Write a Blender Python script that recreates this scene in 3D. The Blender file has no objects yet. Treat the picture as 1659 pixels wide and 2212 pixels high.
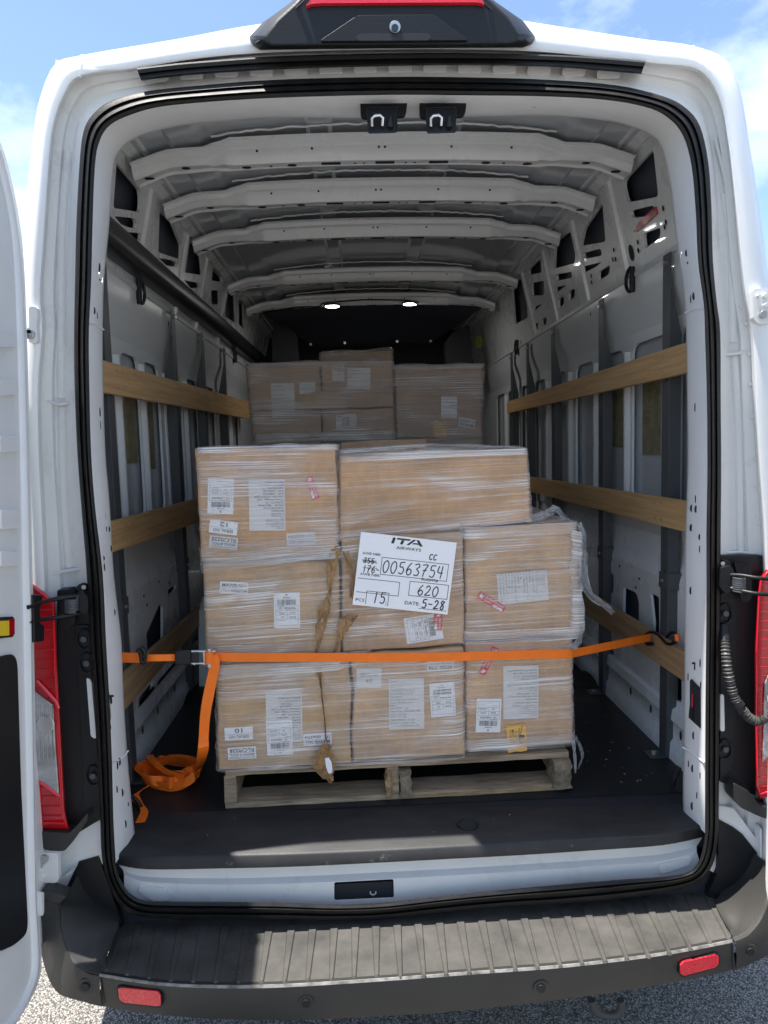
import bpy, bmesh, math, random
from mathutils import Vector, Matrix, noise
from mathutils.geometry import tessellate_polygon
random.seed(7)
R = math.radians
SC = bpy.context.scene
COL = SC.collection
# ------------------------------------------------------------------ camera
CAM = Vector((-0.12, -1.80, 1.74))
FOC = 1533.0                      # focal length for a 1659 x 2212 picture
ROLL = R(1.6)
def _cv(px, py):
    return Vector(((px - 829.5) / FOC, -(py - 1106.0) / FOC, -1.0))
_b = _cv(773, 967).normalized()   # where the van's long axis points
_a = Vector((math.cos(ROLL), math.sin(ROLL), 0.0))
_a = (_a - _b * _a.dot(_b)).normalized()
_c = _a.cross(_b)
ROT = Matrix((_a, _b, _c))        # camera space -> world
cam = bpy.data.cameras.new('camera')
camo = bpy.data.objects.new('camera', cam)
COL.objects.link(camo)
camo.matrix_world = Matrix.Translation(CAM) @ ROT.to_4x4()
cam.sensor_fit = 'VERTICAL'; cam.sensor_height = 36.0; cam.sensor_width = 27.0
cam.lens = 36.0 * FOC / 2212.0
cam.clip_start = 0.05; cam.clip_end = 3000
SC.camera = camo
# ------------------------------------------------------------------ light
SUN = Vector((-0.245, -0.042, 1.0)).normalized()
EL = math.asin(SUN.z); AZ = math.atan2(SUN.x, SUN.y)
W = bpy.data.worlds.new("World"); SC.world = W; W.use_nodes = True
nt = W.node_tree; nt.nodes.clear()
def wn(t, **k):
    n = nt.nodes.new(t)
    for a, v in k.items(): setattr(n, a, v)
    return n
sky = wn('ShaderNodeTexSky', sky_type='NISHITA', sun_disc=False, sun_elevation=EL, sun_rotation=AZ)
sky.altitude = 50; sky.air_density = 1.1; sky.dust_density = .8; sky.ozone_density = 2.2
tc = wn('ShaderNodeTexCoord'); mp = wn('ShaderNodeMapping')
mp.inputs['Scale'].default_value = (1.6, 1.6, 3.2); mp.inputs['Location'].default_value = (0, 0, 0.5)
nz = wn('ShaderNodeTexNoise'); nz.inputs['Scale'].default_value = 1.7; nz.inputs['Detail'].default_value = 8; nz.inputs['Roughness'].default_value = .58
cr = wn('ShaderNodeValToRGB'); cr.color_ramp.elements[0].position = .50; cr.color_ramp.elements[1].position = .74
cr.color_ramp.elements[1].color = (.72, .72, .72, 1)
mx = wn('ShaderNodeMix', data_type='RGBA'); mx.inputs[7].default_value = (7.6, 8.1, 8.8, 1)
bg = wn('ShaderNodeBackground'); bg.inputs['Strength'].default_value = 0.105
wo = wn('ShaderNodeOutputWorld')
L = nt.links.new
L(tc.outputs['Generated'], mp.inputs['Vector']); L(mp.outputs[0], nz.inputs['Vector']); L(nz.outputs[0], cr.inputs[0])
L(cr.outputs[0], mx.inputs[0]); L(sky.outputs[0], mx.inputs[6]); L(mx.outputs[2], bg.inputs[0]); L(bg.outputs[0], wo.inputs[0])
sl = bpy.data.lights.new('sun', 'SUN'); sl.energy = 4.8; sl.angle = R(0.6); sl.color = (1, .95, .88)
so = bpy.data.objects.new('sun', sl); COL.objects.link(so)
so.rotation_euler = SUN.to_track_quat('Z', 'Y').to_euler(); so.location = (0, 0, 8)
SC.view_settings.view_transform = 'Standard'; SC.view_settings.look = 'None'
SC.view_settings.exposure = 1.3; SC.view_settings.gamma = 1
SC.render.engine = 'CYCLES'
SC.cycles.use_denoising = True; SC.cycles.max_bounces = 10; SC.cycles.diffuse_bounces = 6
SC.cycles.transparent_max_bounces = 14; SC.cycles.glossy_bounces = 4
SC.cycles.sample_clamp_indirect = 6

# ------------------------------------------------------------------ projection helpers (a picture point put on a known plane)
def ray(px, py): return (ROT @ _cv(px, py)).normalized()
def onp(px, py, p0, n):
    d = ray(px, py); return CAM + d * ((Vector(p0) - CAM).dot(n) / d.dot(n))
def onY(px, py, Y): return onp(px, py, (0, Y, 0), Vector((0, 1, 0)))
def onX(px, py, X): return onp(px, py, (X, 0, 0), Vector((1, 0, 0)))
def onZ(px, py, Z): return onp(px, py, (0, 0, Z), Vector((0, 0, 1)))
V = Vector
# ------------------------------------------------------------------ materials
MATS = {}
def mat(name, col, rough=.5, metal=0., coat=0., bump=None, var=None, spec=.5, emit=None, trans=0.):
    """bump=(scale,strength,dist)  var=(scale,amount,stretch xyz[,colour2])"""
    m = bpy.data.materials.new(name); m.use_nodes = True; MATS[name] = m
    n = m.node_tree; p = n.nodes['Principled BSDF']
    p.inputs['Base Color'].default_value = (*col, 1); p.inputs['Roughness'].default_value = rough
    p.inputs['Metallic'].default_value = metal; p.inputs['Coat Weight'].default_value = coat
    p.inputs['Specular IOR Level'].default_value = spec; p.inputs['Transmission Weight'].default_value = trans
    if emit:
        p.inputs['Emission Color'].default_value = (*emit[0], 1); p.inputs['Emission Strength'].default_value = emit[1]
    t = n.nodes.new('ShaderNodeTexCoord')
    if var:
        mp = n.nodes.new('ShaderNodeMapping'); mp.inputs['Scale'].default_value = var[2]
        nz = n.nodes.new('ShaderNodeTexNoise'); nz.inputs['Scale'].default_value = var[0]; nz.inputs['Detail'].default_value = 6
        nz.inputs['Roughness'].default_value = .62
        rp = n.nodes.new('ShaderNodeValToRGB'); rp.color_ramp.elements[0].position = .3; rp.color_ramp.elements[1].position = .7
        c2 = var[3] if len(var) > 3 else tuple(max(0, c * (1 - var[1])) for c in col)
        rp.color_ramp.elements[0].color = (*c2, 1); rp.color_ramp.elements[1].color = (*col, 1)
        n.links.new(t.outputs['Object'], mp.inputs[0]); n.links.new(mp.outputs[0], nz.inputs['Vector'])
        n.links.new(nz.outputs[0], rp.inputs[0]); n.links.new(rp.outputs[0], p.inputs['Base Color'])
        mr = n.nodes.new('ShaderNodeMapRange'); mr.inputs['To Min'].default_value = min(1, rough + .12); mr.inputs['To Max'].default_value = max(.03, rough - .08)
        n.links.new(nz.outputs[0], mr.inputs[0]); n.links.new(mr.outputs[0], p.inputs['Roughness'])
    if bump:
        nb = n.nodes.new('ShaderNodeTexNoise'); nb.inputs['Scale'].default_value = bump[0]; nb.inputs['Detail'].default_value = 5
        mb = n.nodes.new('ShaderNodeMapping'); mb.inputs['Scale'].default_value = bump[3] if len(bump) > 3 else (1, 1, 1)
        bp = n.nodes.new('ShaderNodeBump'); bp.inputs['Strength'].default_value = bump[1]; bp.inputs['Distance'].default_value = bump[2]
        n.links.new(t.outputs['Object'], mb.inputs[0]); n.links.new(mb.outputs[0], nb.inputs['Vector'])
        n.links.new(nb.outputs[0], bp.inputs['Height']); n.links.new(bp.outputs[0], p.inputs['Normal'])
    return m
def extra(m, fn):
    fn(m.node_tree, m.node_tree.nodes['Principled BSDF']); return m
white = mat('white_paint', (.80, .815, .82), .32, coat=.5, var=(5, .05, (1, 1, .5)), bump=(90, .08, .002))
def grime(n, p):   # brown dirt collected in thin patches
    src = p.inputs['Base Color'].links[0].from_socket
    t = n.nodes.new('ShaderNodeTexCoord'); z = n.nodes.new('ShaderNodeTexNoise'); z.inputs['Scale'].default_value = 9; z.inputs['Detail'].default_value = 9; z.inputs['Roughness'].default_value = .72
    r = n.nodes.new('ShaderNodeValToRGB'); r.color_ramp.elements[0].position = .56; r.color_ramp.elements[1].position = .78
    r.color_ramp.elements[1].color = (.4, .4, .4, 1)
    m = n.nodes.new('ShaderNodeMix'); m.data_type = 'RGBA'; m.inputs[7].default_value = (.34, .30, .25, 1)
    n.links.new(t.outputs['Object'], z.inputs['Vector']); n.links.new(z.outputs[0], r.inputs[0]); n.links.new(r.outputs[0], m.inputs[0])
    n.links.new(src, m.inputs[6]); n.links.new(m.outputs[2], p.inputs['Base Color'])
dwhite = extra(mat('dusty_white_paint', (.80, .80, .785), .42, coat=.2, var=(6, .08, (1, 1, .4)), bump=(60, .12, .002)), grime)
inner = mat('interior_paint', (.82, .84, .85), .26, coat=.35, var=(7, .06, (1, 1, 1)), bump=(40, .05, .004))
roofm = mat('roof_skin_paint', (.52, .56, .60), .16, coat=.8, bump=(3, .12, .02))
wallm = mat('shaded_wall_paint', (.68, .71, .73), .30, coat=.3, bump=(6, .1, .01))  # the interior paint again, darkened for the low light on the walls
dark = mat('dark_cavity', (.018, .02, .026), .7)
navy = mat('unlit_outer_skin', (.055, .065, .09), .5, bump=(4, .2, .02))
rubber = mat('black_rubber', (.008, .008, .009), .5, spec=.3, bump=(150, .25, .002), var=(30, .4, (1, 1, 1), (.018, .017, .016)))
bplast = mat('black_plastic', (.010, .011, .013), .42, spec=.35, bump=(200, .25, .001))
bump_m = mat('grey_bumper_plastic', (.032, .031, .029), .45, bump=(260, .35, .001), var=(7, .3, (1, 1, 1), (.024, .0235, .022)))
step_m = extra(mat('worn_step_plastic', (.088, .084, .077), .5, bump=(240, .4, .001), var=(11, .4, (1, 1, 1), (.036, .035, .033))), lambda n, p: None)
steel = mat('grey_powder_coat', (.078, .085, .092), .45, bump=(150, .1, .001), var=(3, .12, (1, 1, 1)))
slat_m = mat('pine_slat', (.66, .43, .21), .55, var=(3, .4, (14, .9, 26), (.44, .26, .115)), bump=(40, .3, .002, (6, .6, 8)))
knot_m = mat('pine_slat_worn', (.52, .34, .18), .6, var=(2.5, .4, (12, .8, 24), (.30, .185, .09)), bump=(40, .3, .002, (6, .6, 8)))
pal_m = mat('weathered_pallet_wood', (.50, .38, .25), .8, var=(6, .5, (1.2, 8, 14), (.17, .125, .085)), bump=(30, .8, .004, (1, 8, 14)))
raw_m = mat('split_raw_wood', (.52, .36, .18), .8, var=(14, .5, (1, 6, 10), (.22, .15, .08)), bump=(60, 1., .006, (1, 3, 1)))
mat_m = mat('black_floor_mat', (.014, .015, .017), .42, spec=.35, var=(5, .3, (1, 1, 1), (.021, .022, .024)), bump=(120, .3, .0015))
mato_m = mat('scuffed_floor_mat', (.034, .034, .036), .5, spec=.35, var=(8, .4, (1, 2.5, 1), (.018, .0185, .02)), bump=(160, .35, .0012))
def scuffs(n, p):
    src = p.inputs['Base Color'].links[0].from_socket
    t = n.nodes.new('ShaderNodeTexCoord'); mp = n.nodes.new('ShaderNodeMapping'); mp.inputs['Scale'].default_value = (6, 40, 6); mp.inputs['Rotation'].default_value = (0, 0, .5)
    z = n.nodes.new('ShaderNodeTexNoise'); z.inputs['Scale'].default_value = 3; z.inputs['Detail'].default_value = 10; z.inputs['Roughness'].default_value = .8
    r = n.nodes.new('ShaderNodeValToRGB'); r.color_ramp.elements[0].position = .62; r.color_ramp.elements[1].position = .8
    m = n.nodes.new('ShaderNodeMix'); m.data_type = 'RGBA'; m.inputs[7].default_value = (.27, .26, .24, 1)
    n.links.new(t.outputs['Object'], mp.inputs[0]); n.links.new(mp.outputs[0], z.inputs['Vector']); n.links.new(z.outputs[0], r.inputs[0]); n.links.new(r.outputs[0], m.inputs[0])
    n.links.new(src, m.inputs[6]); n.links.new(m.outputs[2], p.inputs['Base Color'])
extra(mato_m, scuffs); extra(step_m, scuffs); extra(mat_m, scuffs)
card = mat('cardboard', (.70, .40, .19), .75, var=(4, .2, (1, 1, 1.6), (.53, .325, .165)), bump=(12, .2, .004))
cardp = mat('pale_cardboard', (.70, .44, .235), .75, var=(5, .2, (1, 1, 2), (.52, .34, .20)), bump=(12, .25, .004))
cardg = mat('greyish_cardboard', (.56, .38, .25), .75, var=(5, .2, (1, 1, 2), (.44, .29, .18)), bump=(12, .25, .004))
card2 = mat('tan_cardboard', (.64, .40, .19), .75, var=(3, .2, (1, 1, 1.6), (.46, .30, .15)), bump=(10, .3, .005))
def box_wear(n, p):   # darker scuffs, vertical flutes of the board
    src = p.inputs['Base Color'].links[0].from_socket
    t = n.nodes.new('ShaderNodeTexCoord'); z = n.nodes.new('ShaderNodeTexNoise'); z.inputs['Scale'].default_value = 7; z.inputs['Detail'].default_value = 8; z.inputs['Roughness'].default_value = .7
    mp = n.nodes.new('ShaderNodeMapping'); mp.inputs['Scale'].default_value = (1, 1, .05); w = n.nodes.new('ShaderNodeTexNoise'); w.inputs['Scale'].default_value = 170; w.inputs['Detail'].default_value = 2
    mq = n.nodes.new('ShaderNodeMapping'); mq.inputs['Scale'].default_value = (.05, .05, 1); w2 = n.nodes.new('ShaderNodeTexNoise'); w2.inputs['Scale'].default_value = 150; w2.inputs['Detail'].default_value = 2
    n.links.new(t.outputs['Object'], z.inputs['Vector']); n.links.new(t.outputs['Object'], mp.inputs[0]); n.links.new(mp.outputs[0], w.inputs['Vector']); n.links.new(t.outputs['Object'], mq.inputs[0]); n.links.new(mq.outputs[0], w2.inputs['Vector'])
    def rm(sock, a, b, lo, hi):
        r = n.nodes.new('ShaderNodeMapRange'); r.inputs['From Min'].default_value = a; r.inputs['From Max'].default_value = b; r.inputs['To Min'].default_value = lo; r.inputs['To Max'].default_value = hi; n.links.new(sock, r.inputs[0]); return r.outputs[0]
    def mul(a, b):
        m = n.nodes.new('ShaderNodeMath'); m.operation = 'MULTIPLY'; n.links.new(a, m.inputs[0]); n.links.new(b, m.inputs[1]); return m.outputs[0]
    f = mul(mul(rm(z.outputs[0], .35, .6, .72, 1.04), rm(w.outputs[0], .35, .65, .955, 1.03)), rm(w2.outputs[0], .35, .65, .975, 1.015))
    m = n.nodes.new('ShaderNodeMix'); m.data_type = 'RGBA'; m.blend_type = 'MULTIPLY'; m.inputs[0].default_value = 1
    n.links.new(src, m.inputs[6]); n.links.new(f, m.inputs[7]); n.links.new(m.outputs[2], p.inputs['Base Color'])
for q_ in (card, cardp, cardg, card2): extra(q_, box_wear)
kraft = mat('brown_wrapping_paper', (.40, .24, .11), .7, var=(14, .4, (1, 1, 1), (.25, .14, .06)), bump=(40, .8, .01))
paper = mat('white_label_paper', (.84, .84, .86), .5, bump=(25, .3, .003))
paperg = mat('greyish_label_paper', (.68, .66, .65), .5, bump=(25, .3, .003))
ink = mat('black_ink', (.02, .02, .022), .5); ink2 = mat('grey_ink', (.10, .10, .11), .5); inkf = mat('faded_ink', (.24, .23, .23), .5)
inkw = mat('white_ink', (.8, .75, .75), .5); inkg = mat('olive_ink', (.16, .17, .10), .6)
redst = mat('red_sticker', (.68, .06, .08), .45, var=(60, .2, (1, 1, 1)))
yelst = mat('yellow_sticker', (.85, .45, .035), .45, bump=(60, .5, .006))
orange = mat('orange_webbing', (1.0, .20, .008), .6, bump=(300, .5, .001, (1, 1, 4)), var=(20, .1, (1, 1, 1)))
redl = mat('red_lens', (.58, .003, .010), .10, coat=1, bump=(70, .25, .006, (.2, .2, 1)), var=(9, .5, (1.5, 1, .5), (.36, .0, .006)))
redl2 = mat('bright_red_lens', (.85, .01, .03), .2, coat=1, bump=(260, .6, .003))
clearl = mat('clear_lens', (.66, .68, .68), .14, metal=.5, coat=1, bump=(22, .5, .02, (1.6, 1, 1.4)), var=(9, .7, (1, 1, 2.2), (.30, .30, .32)))
refl = mat('red_reflector', (.70, .012, .03), .25, coat=1, bump=(300, .8, .003))
refly = mat('yellow_reflector', (.9, .62, .02), .3, coat=1)
chrome = mat('chrome', (.75, .75, .74), .15, metal=1); zinc = mat('zinc_bolt', (.5, .5, .5), .35, metal=.8)
foam = mat('yellowed_foam_patch', (.25, .23, .13), .95, bump=(80, 1, .01), var=(20, .4, (1, 1, 1)))
glassb = mat('dark_glass', (.01, .01, .012), .06, coat=1)
conduit_m = mat('dusty_black_conduit', (.10, .095, .088), .5, var=(20, .5, (1, 1, 1), (.03, .03, .03)))
ledm = mat('lit_lamp_lens', (1, 1, 1), .3, emit=((1, .98, .95), 6))
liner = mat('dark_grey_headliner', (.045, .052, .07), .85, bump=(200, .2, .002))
hivis = mat('high_visibility_cloth', (.14, .16, .02), .8)
def film_mat(name, base, gain, tint):
    m = bpy.data.materials.new(name); m.use_nodes = True; n = m.node_tree; n.nodes.clear(); l = n.links.new
    def N(t, **k):
        x = n.nodes.new(t)
        for a, v in k.items(): setattr(x, a, v)
        return x
    tc = N('ShaderNodeTexCoord')
    def streak(rot, sx, sy, lo, hi, sc=1., det=3):
        mp = N('ShaderNodeMapping'); mp.inputs['Rotation'].default_value = (0, 0, rot); mp.inputs['Scale'].default_value = (sx, sy, 1)
        mp.inputs['Location'].default_value = (rot * 7, sx, 0)
        mp2 = N('ShaderNodeMapping')
        z = N('ShaderNodeTexNoise'); z.inputs['Scale'].default_value = sc; z.inputs['Detail'].default_value = det; z.inputs['Distortion'].default_value = .6
        r = N('ShaderNodeMapRange', interpolation_type='SMOOTHSTEP'); r.inputs['From Min'].default_value = lo; r.inputs['From Max'].default_value = hi
        l(tc.outputs['UV'], mp.inputs[0]); l(mp.outputs[0], z.inputs['Vector']); l(z.outputs[0], r.inputs[0]); return r.outputs[0], z.outputs[0]
    s1, h1 = streak(.02, 1.3, 290, .535, .63)
    s2, h2 = streak(-.13, 1.2, 250, .565, .65)
    s3, h3 = streak(.30, 1.4, 220, .575, .66)
    s4, h4 = streak(.0, 3, 9, .42, .68, det=5)     # broad hazy bands
    s5, h5 = streak(1.45, 3, 220, .60, .70)
    def M(op, a, b):
        x = N('ShaderNodeMath', operation=op)
        for i, q in enumerate((a, b)):
            if isinstance(q, float): x.inputs[i].default_value = q
            else: l(q, x.inputs[i])
        return x.outputs[0]
    s = M('MAXIMUM', s1, M('MULTIPLY', s2, .8)); s = M('MAXIMUM', s, M('MULTIPLY', s3, .55)); s = M('MAXIMUM', s, M('MULTIPLY', s5, .6))
    w = M('ADD', M('MULTIPLY', s4, .75), .30)
    f = M('ADD', M('MULTIPLY', M('MULTIPLY', s, w), gain), M('ADD', M('MULTIPLY', s4, .19), base))
    fr = N('ShaderNodeLayerWeight'); fr.inputs[0].default_value = .25
    f = M('ADD', f, M('MULTIPLY', fr.outputs['Facing'], .35))
    cl = N('ShaderNodeClamp'); cl.inputs['Max'].default_value = .88; l(f, cl.inputs[0])
    tr = N('ShaderNodeBsdfTransparent'); tr.inputs[0].default_value = (.97, .97, .97, 1)
    p = N('ShaderNodeBsdfPrincipled'); p.inputs['Base Color'].default_value = (*tint, 1); p.inputs['Roughness'].default_value = .22
    p.inputs['Specular IOR Level'].default_value = .8
    bp = N('ShaderNodeBump'); bp.inputs['Strength'].default_value = .8; bp.inputs['Distance'].default_value = .004
    l(M('ADD', M('ADD', h1, h2), h4), bp.inputs['Height']); l(bp.outputs[0], p.inputs['Normal'])
    mx = N('ShaderNodeMixShader'); l(cl.outputs[0], mx.inputs[0]); l(tr.outputs[0], mx.inputs[1]); l(p.outputs[0], mx.inputs[2])
    o = N('ShaderNodeOutputMaterial'); l(mx.outputs[0], o.inputs[0]); return m
film = film_mat('stretch_film', .045, .70, (.90, .86, .83))
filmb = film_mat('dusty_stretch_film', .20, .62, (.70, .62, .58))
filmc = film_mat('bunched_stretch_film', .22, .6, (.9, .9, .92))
# ------------------------------------------------------------------ mesh building
class MB:
    def __init__(s): s.v = []; s.f = []; s.uv = {}
    def add(s, vs, fs):
        b = len(s.v); s.v += [Vector(q) for q in vs]; s.f += [tuple(b + i for i in f) for f in fs]; return b
    def hex8(s, q):   # q: 4 front corners then the 4 behind them
        s.add(q, [(0, 1, 2, 3), (7, 6, 5, 4), (0, 4, 5, 1), (1, 5, 6, 2), (2, 6, 7, 3), (3, 7, 4, 0)]); return s
    def box(s, a, b):
        x0, y0, z0 = a; x1, y1, z1 = b
        return s.hex8([(x0, y0, z0), (x1, y0, z0), (x1, y0, z1), (x0, y0, z1), (x0, y1, z0), (x1, y1, z0), (x1, y1, z1), (x0, y1, z1)])
    def prism(s, poly, vec, holes=()):
        vec = Vector(vec); loops = [[Vector(p) for p in poly]] + [[Vector(p) for p in h] for h in holes]
        n = vec.normalized(); t = n.orthogonal().normalized(); u = n.cross(t)
        fl = [[Vector((p.dot(t), p.dot(u), 0)) for p in lp] for lp in loops]
        tris = tessellate_polygon(fl); allv = [p for lp in loops for p in lp]; N = len(allv)
        s.add(allv + [p + vec for p in allv], [tuple(t3) for t3 in tris] + [tuple(i + N for i in reversed(t3)) for t3 in tris] +
              [((o + i), (o + (i + 1) % len(lp)), (o + (i + 1) % len(lp)) + N, (o + i) + N)
               for o, lp in zip([sum(len(q) for q in loops[:k]) for k in range(len(loops))], loops) for i in range(len(lp))])
        return s
    def loft(s, curves, closed=False, cap=False, uv=False):
        b = len(s.v); n = len(curves[0])
        for c in curves:
            assert len(c) == n, (len(c), n)
            s.v += [Vector(p) for p in c]
        for j in range(len(curves) - 1):
            for i in range(n if closed else n - 1):
                i2 = (i + 1) % n
                s.f.append((b + j * n + i, b + j * n + i2, b + (j + 1) * n + i2, b + (j + 1) * n + i))
        if cap:
            s.f.append(tuple(b + i for i in range(n))); s.f.append(tuple(b + (len(curves) - 1) * n + i for i in reversed(range(n))))
        return s
    def tube(s, path, r, n=10, cap=True, closed=False):
        path = [Vector(p) for p in path]; rings = []; m = len(path); up = None
        for i, p in enumerate(path):
            a = path[(i - 1) % m] if (i > 0 or closed) else p; c = path[(i + 1) % m] if (i < m - 1 or closed) else p
            d = (c - a).normalized()
            if up is None: up = d.orthogonal().normalized()
            up = (up - d * up.dot(d)).normalized(); w = d.cross(up)
            rr = r(i / (m - 1)) if callable(r) else r
            rings.append([p + (up * math.cos(2 * math.pi * k / n) + w * math.sin(2 * math.pi * k / n)) * rr for k in range(n)])
        if closed: rings.append(rings[0])
        return s.loft(rings, closed=True, cap=cap and not closed)
    def disc(s, c, nrm, r, th=.002, n=14, rx=None):
        c = Vector(c); nrm = Vector(nrm).normalized(); t = Vector((0, 0, 1)) if abs(nrm.z) < .9 else Vector((0, 1, 0))
        t = (t - nrm * t.dot(nrm)).normalized(); u = nrm.cross(t); rx = rx or r
        ring = [c + t * r * math.cos(2 * math.pi * k / n) + u * rx * math.sin(2 * math.pi * k / n) for k in range(n)]
        return s.prism(ring, nrm * th)
    def ribbon(s, path, wv, th=.0015):   # strip: centre line + a width vector at each point
        a = []; b = []; m = len(path)
        for i, p in enumerate(path):
            p = Vector(p); d = (Vector(path[min(i + 1, m - 1)]) - Vector(path[max(i - 1, 0)])).normalized()
            w = Vector(wv[i]) * .5; nn = d.cross(w).normalized() * th * .5
            a.append([p - w + nn, p + w + nn, p + w - nn, p - w - nn])
        return s.loft(a, closed=True, cap=True)
BASE = {}
def empty(name, loc=(0, 0, 0), **props):
    o = bpy.data.objects.new(name, None); COL.objects.link(o); o.location = loc; o.empty_display_size = .1
    BASE[o.name] = Vector(loc)
    for k, v in props.items(): o[k] = v
    return o
def build(mb, name, m, parent=None, smooth=None, bevel=0, seg=2, **props):
    me = bpy.data.meshes.new(name); off = BASE.get(parent.name, V((0, 0, 0))) if parent else V((0, 0, 0))
    me.from_pydata([tuple(p - off) for p in mb.v], [], mb.f); me.materials.append(m); me.validate()
    bm = bmesh.new(); bm.from_mesh(me); bmesh.ops.recalc_face_normals(bm, faces=bm.faces[:]); bm.to_mesh(me); bm.free()
    if mb.uv:
        ul = me.uv_layers.new(name='UVMap')
        for lp in me.loops: ul.data[lp.index].uv = mb.uv.get(lp.vertex_index, (0, 0))
    if smooth is not None:
        me.polygons.foreach_set('use_smooth', [True] * len(me.polygons)); me.set_sharp_from_angle(angle=R(smooth))
    o = bpy.data.objects.new(name, me); COL.objects.link(o)
    BASE[o.name] = off
    if parent: o.parent = parent
    if bevel:
        b = o.modifiers.new('bevel', 'BEVEL'); b.width = bevel; b.segments = seg; b.limit_method = 'ANGLE'; b.angle_limit = R(40); b.harden_normals = False
    for k, v in props.items(): o[k] = v
    return o
def cr_spline(pts, k=4, closed=False):
    n = len(pts); out = []
    for i in range(n if closed else n - 1):
        g = (lambda j: pts[j % n]) if closed else (lambda j: pts[min(max(j, 0), n - 1)])
        p0, p1, p2, p3 = (Vector(g(j)) for j in (i - 1, i, i + 1, i + 2))
        for t in range(k):
            t /= k
            out.append(.5 * ((2 * p1) + (p2 - p0) * t + (2 * p0 - 5 * p1 + 4 * p2 - p3) * t * t + (3 * p1 - p0 - 3 * p2 + p3) * t ** 3))
    if not closed: out.append(Vector(pts[-1]))
    return out
def rnd(pts, r, n=4):   # round the corners of a flat polygon (any dimension)
    out = []; m = len(pts)
    for i in range(m):
        p = Vector(pts[i]); a = Vector(pts[i - 1]); b = Vector(pts[(i + 1) % m])
        ra = min(r, (a - p).length * .45); rb = min(r, (b - p).length * .45)
        A = p + (a - p).normalized() * ra; B = p + (b - p).normalized() * rb
        for k in range(n + 1):
            t = k / n; out.append(A * (1 - t) ** 2 + p * 2 * t * (1 - t) + B * t * t)
    return out
def lerp(a, b, t): return Vector(a) * (1 - t) + Vector(b) * t
# ------------------------------------------------------------------ ground
g = MB(); g.add([(-600, -600, 0), (600, -600, 0), (600, 600, 0), (-600, 600, 0)], [(0, 1, 2, 3)])
asph = mat('asphalt', (.24, .225, .205), .8, var=(130, .6, (1, 1, 1), (.075, .073, .072)), bump=(130, 1, .02))
def agg(n, p):
    t = n.nodes.new('ShaderNodeTexCoord'); vo = n.nodes.new('ShaderNodeTexVoronoi'); vo.inputs['Scale'].default_value = 170
    r = n.nodes.new('ShaderNodeValToRGB'); r.color_ramp.elements[0].position = 0.0; r.color_ramp.elements[0].color = (.19, .18, .17, 1)
    r.color_ramp.elements[1].position = 1; r.color_ramp.elements[1].color = (.55, .51, .45, 1)
    n.links.new(t.outputs['Object'], vo.inputs['Vector']); sep = n.nodes.new('ShaderNodeSeparateColor')
    n.links.new(vo.outputs['Color'], sep.inputs[0]); n.links.new(sep.outputs[0], r.inputs[0])
    d = n.nodes.new('ShaderNodeMapRange'); d.inputs['From Min'].default_value = .25; d.inputs['From Max'].default_value = .7; d.inputs['To Min'].default_value = 1; d.inputs['To Max'].default_value = .25
    n.links.new(vo.outputs['Distance'], d.inputs[0]); m = n.nodes.new('ShaderNodeMix'); m.data_type = 'RGBA'; m.blend_type = 'MULTIPLY'; m.inputs[0].default_value = 1
    n.links.new(r.outputs[0], m.inputs[6]); n.links.new(d.outputs[0], m.inputs[7]); n.links.new(m.outputs[2], p.inputs['Base Color'])
    b = n.nodes.new('ShaderNodeBump'); b.inputs['Strength'].default_value = 1; b.inputs['Distance'].default_value = .006; b.invert = True
    n.links.new(vo.outputs['Distance'], b.inputs['Height']); n.links.new(b.outputs[0], p.inputs['Normal'])
extra(asph, agg)
build(g, 'ground', asph, kind='structure')

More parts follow.
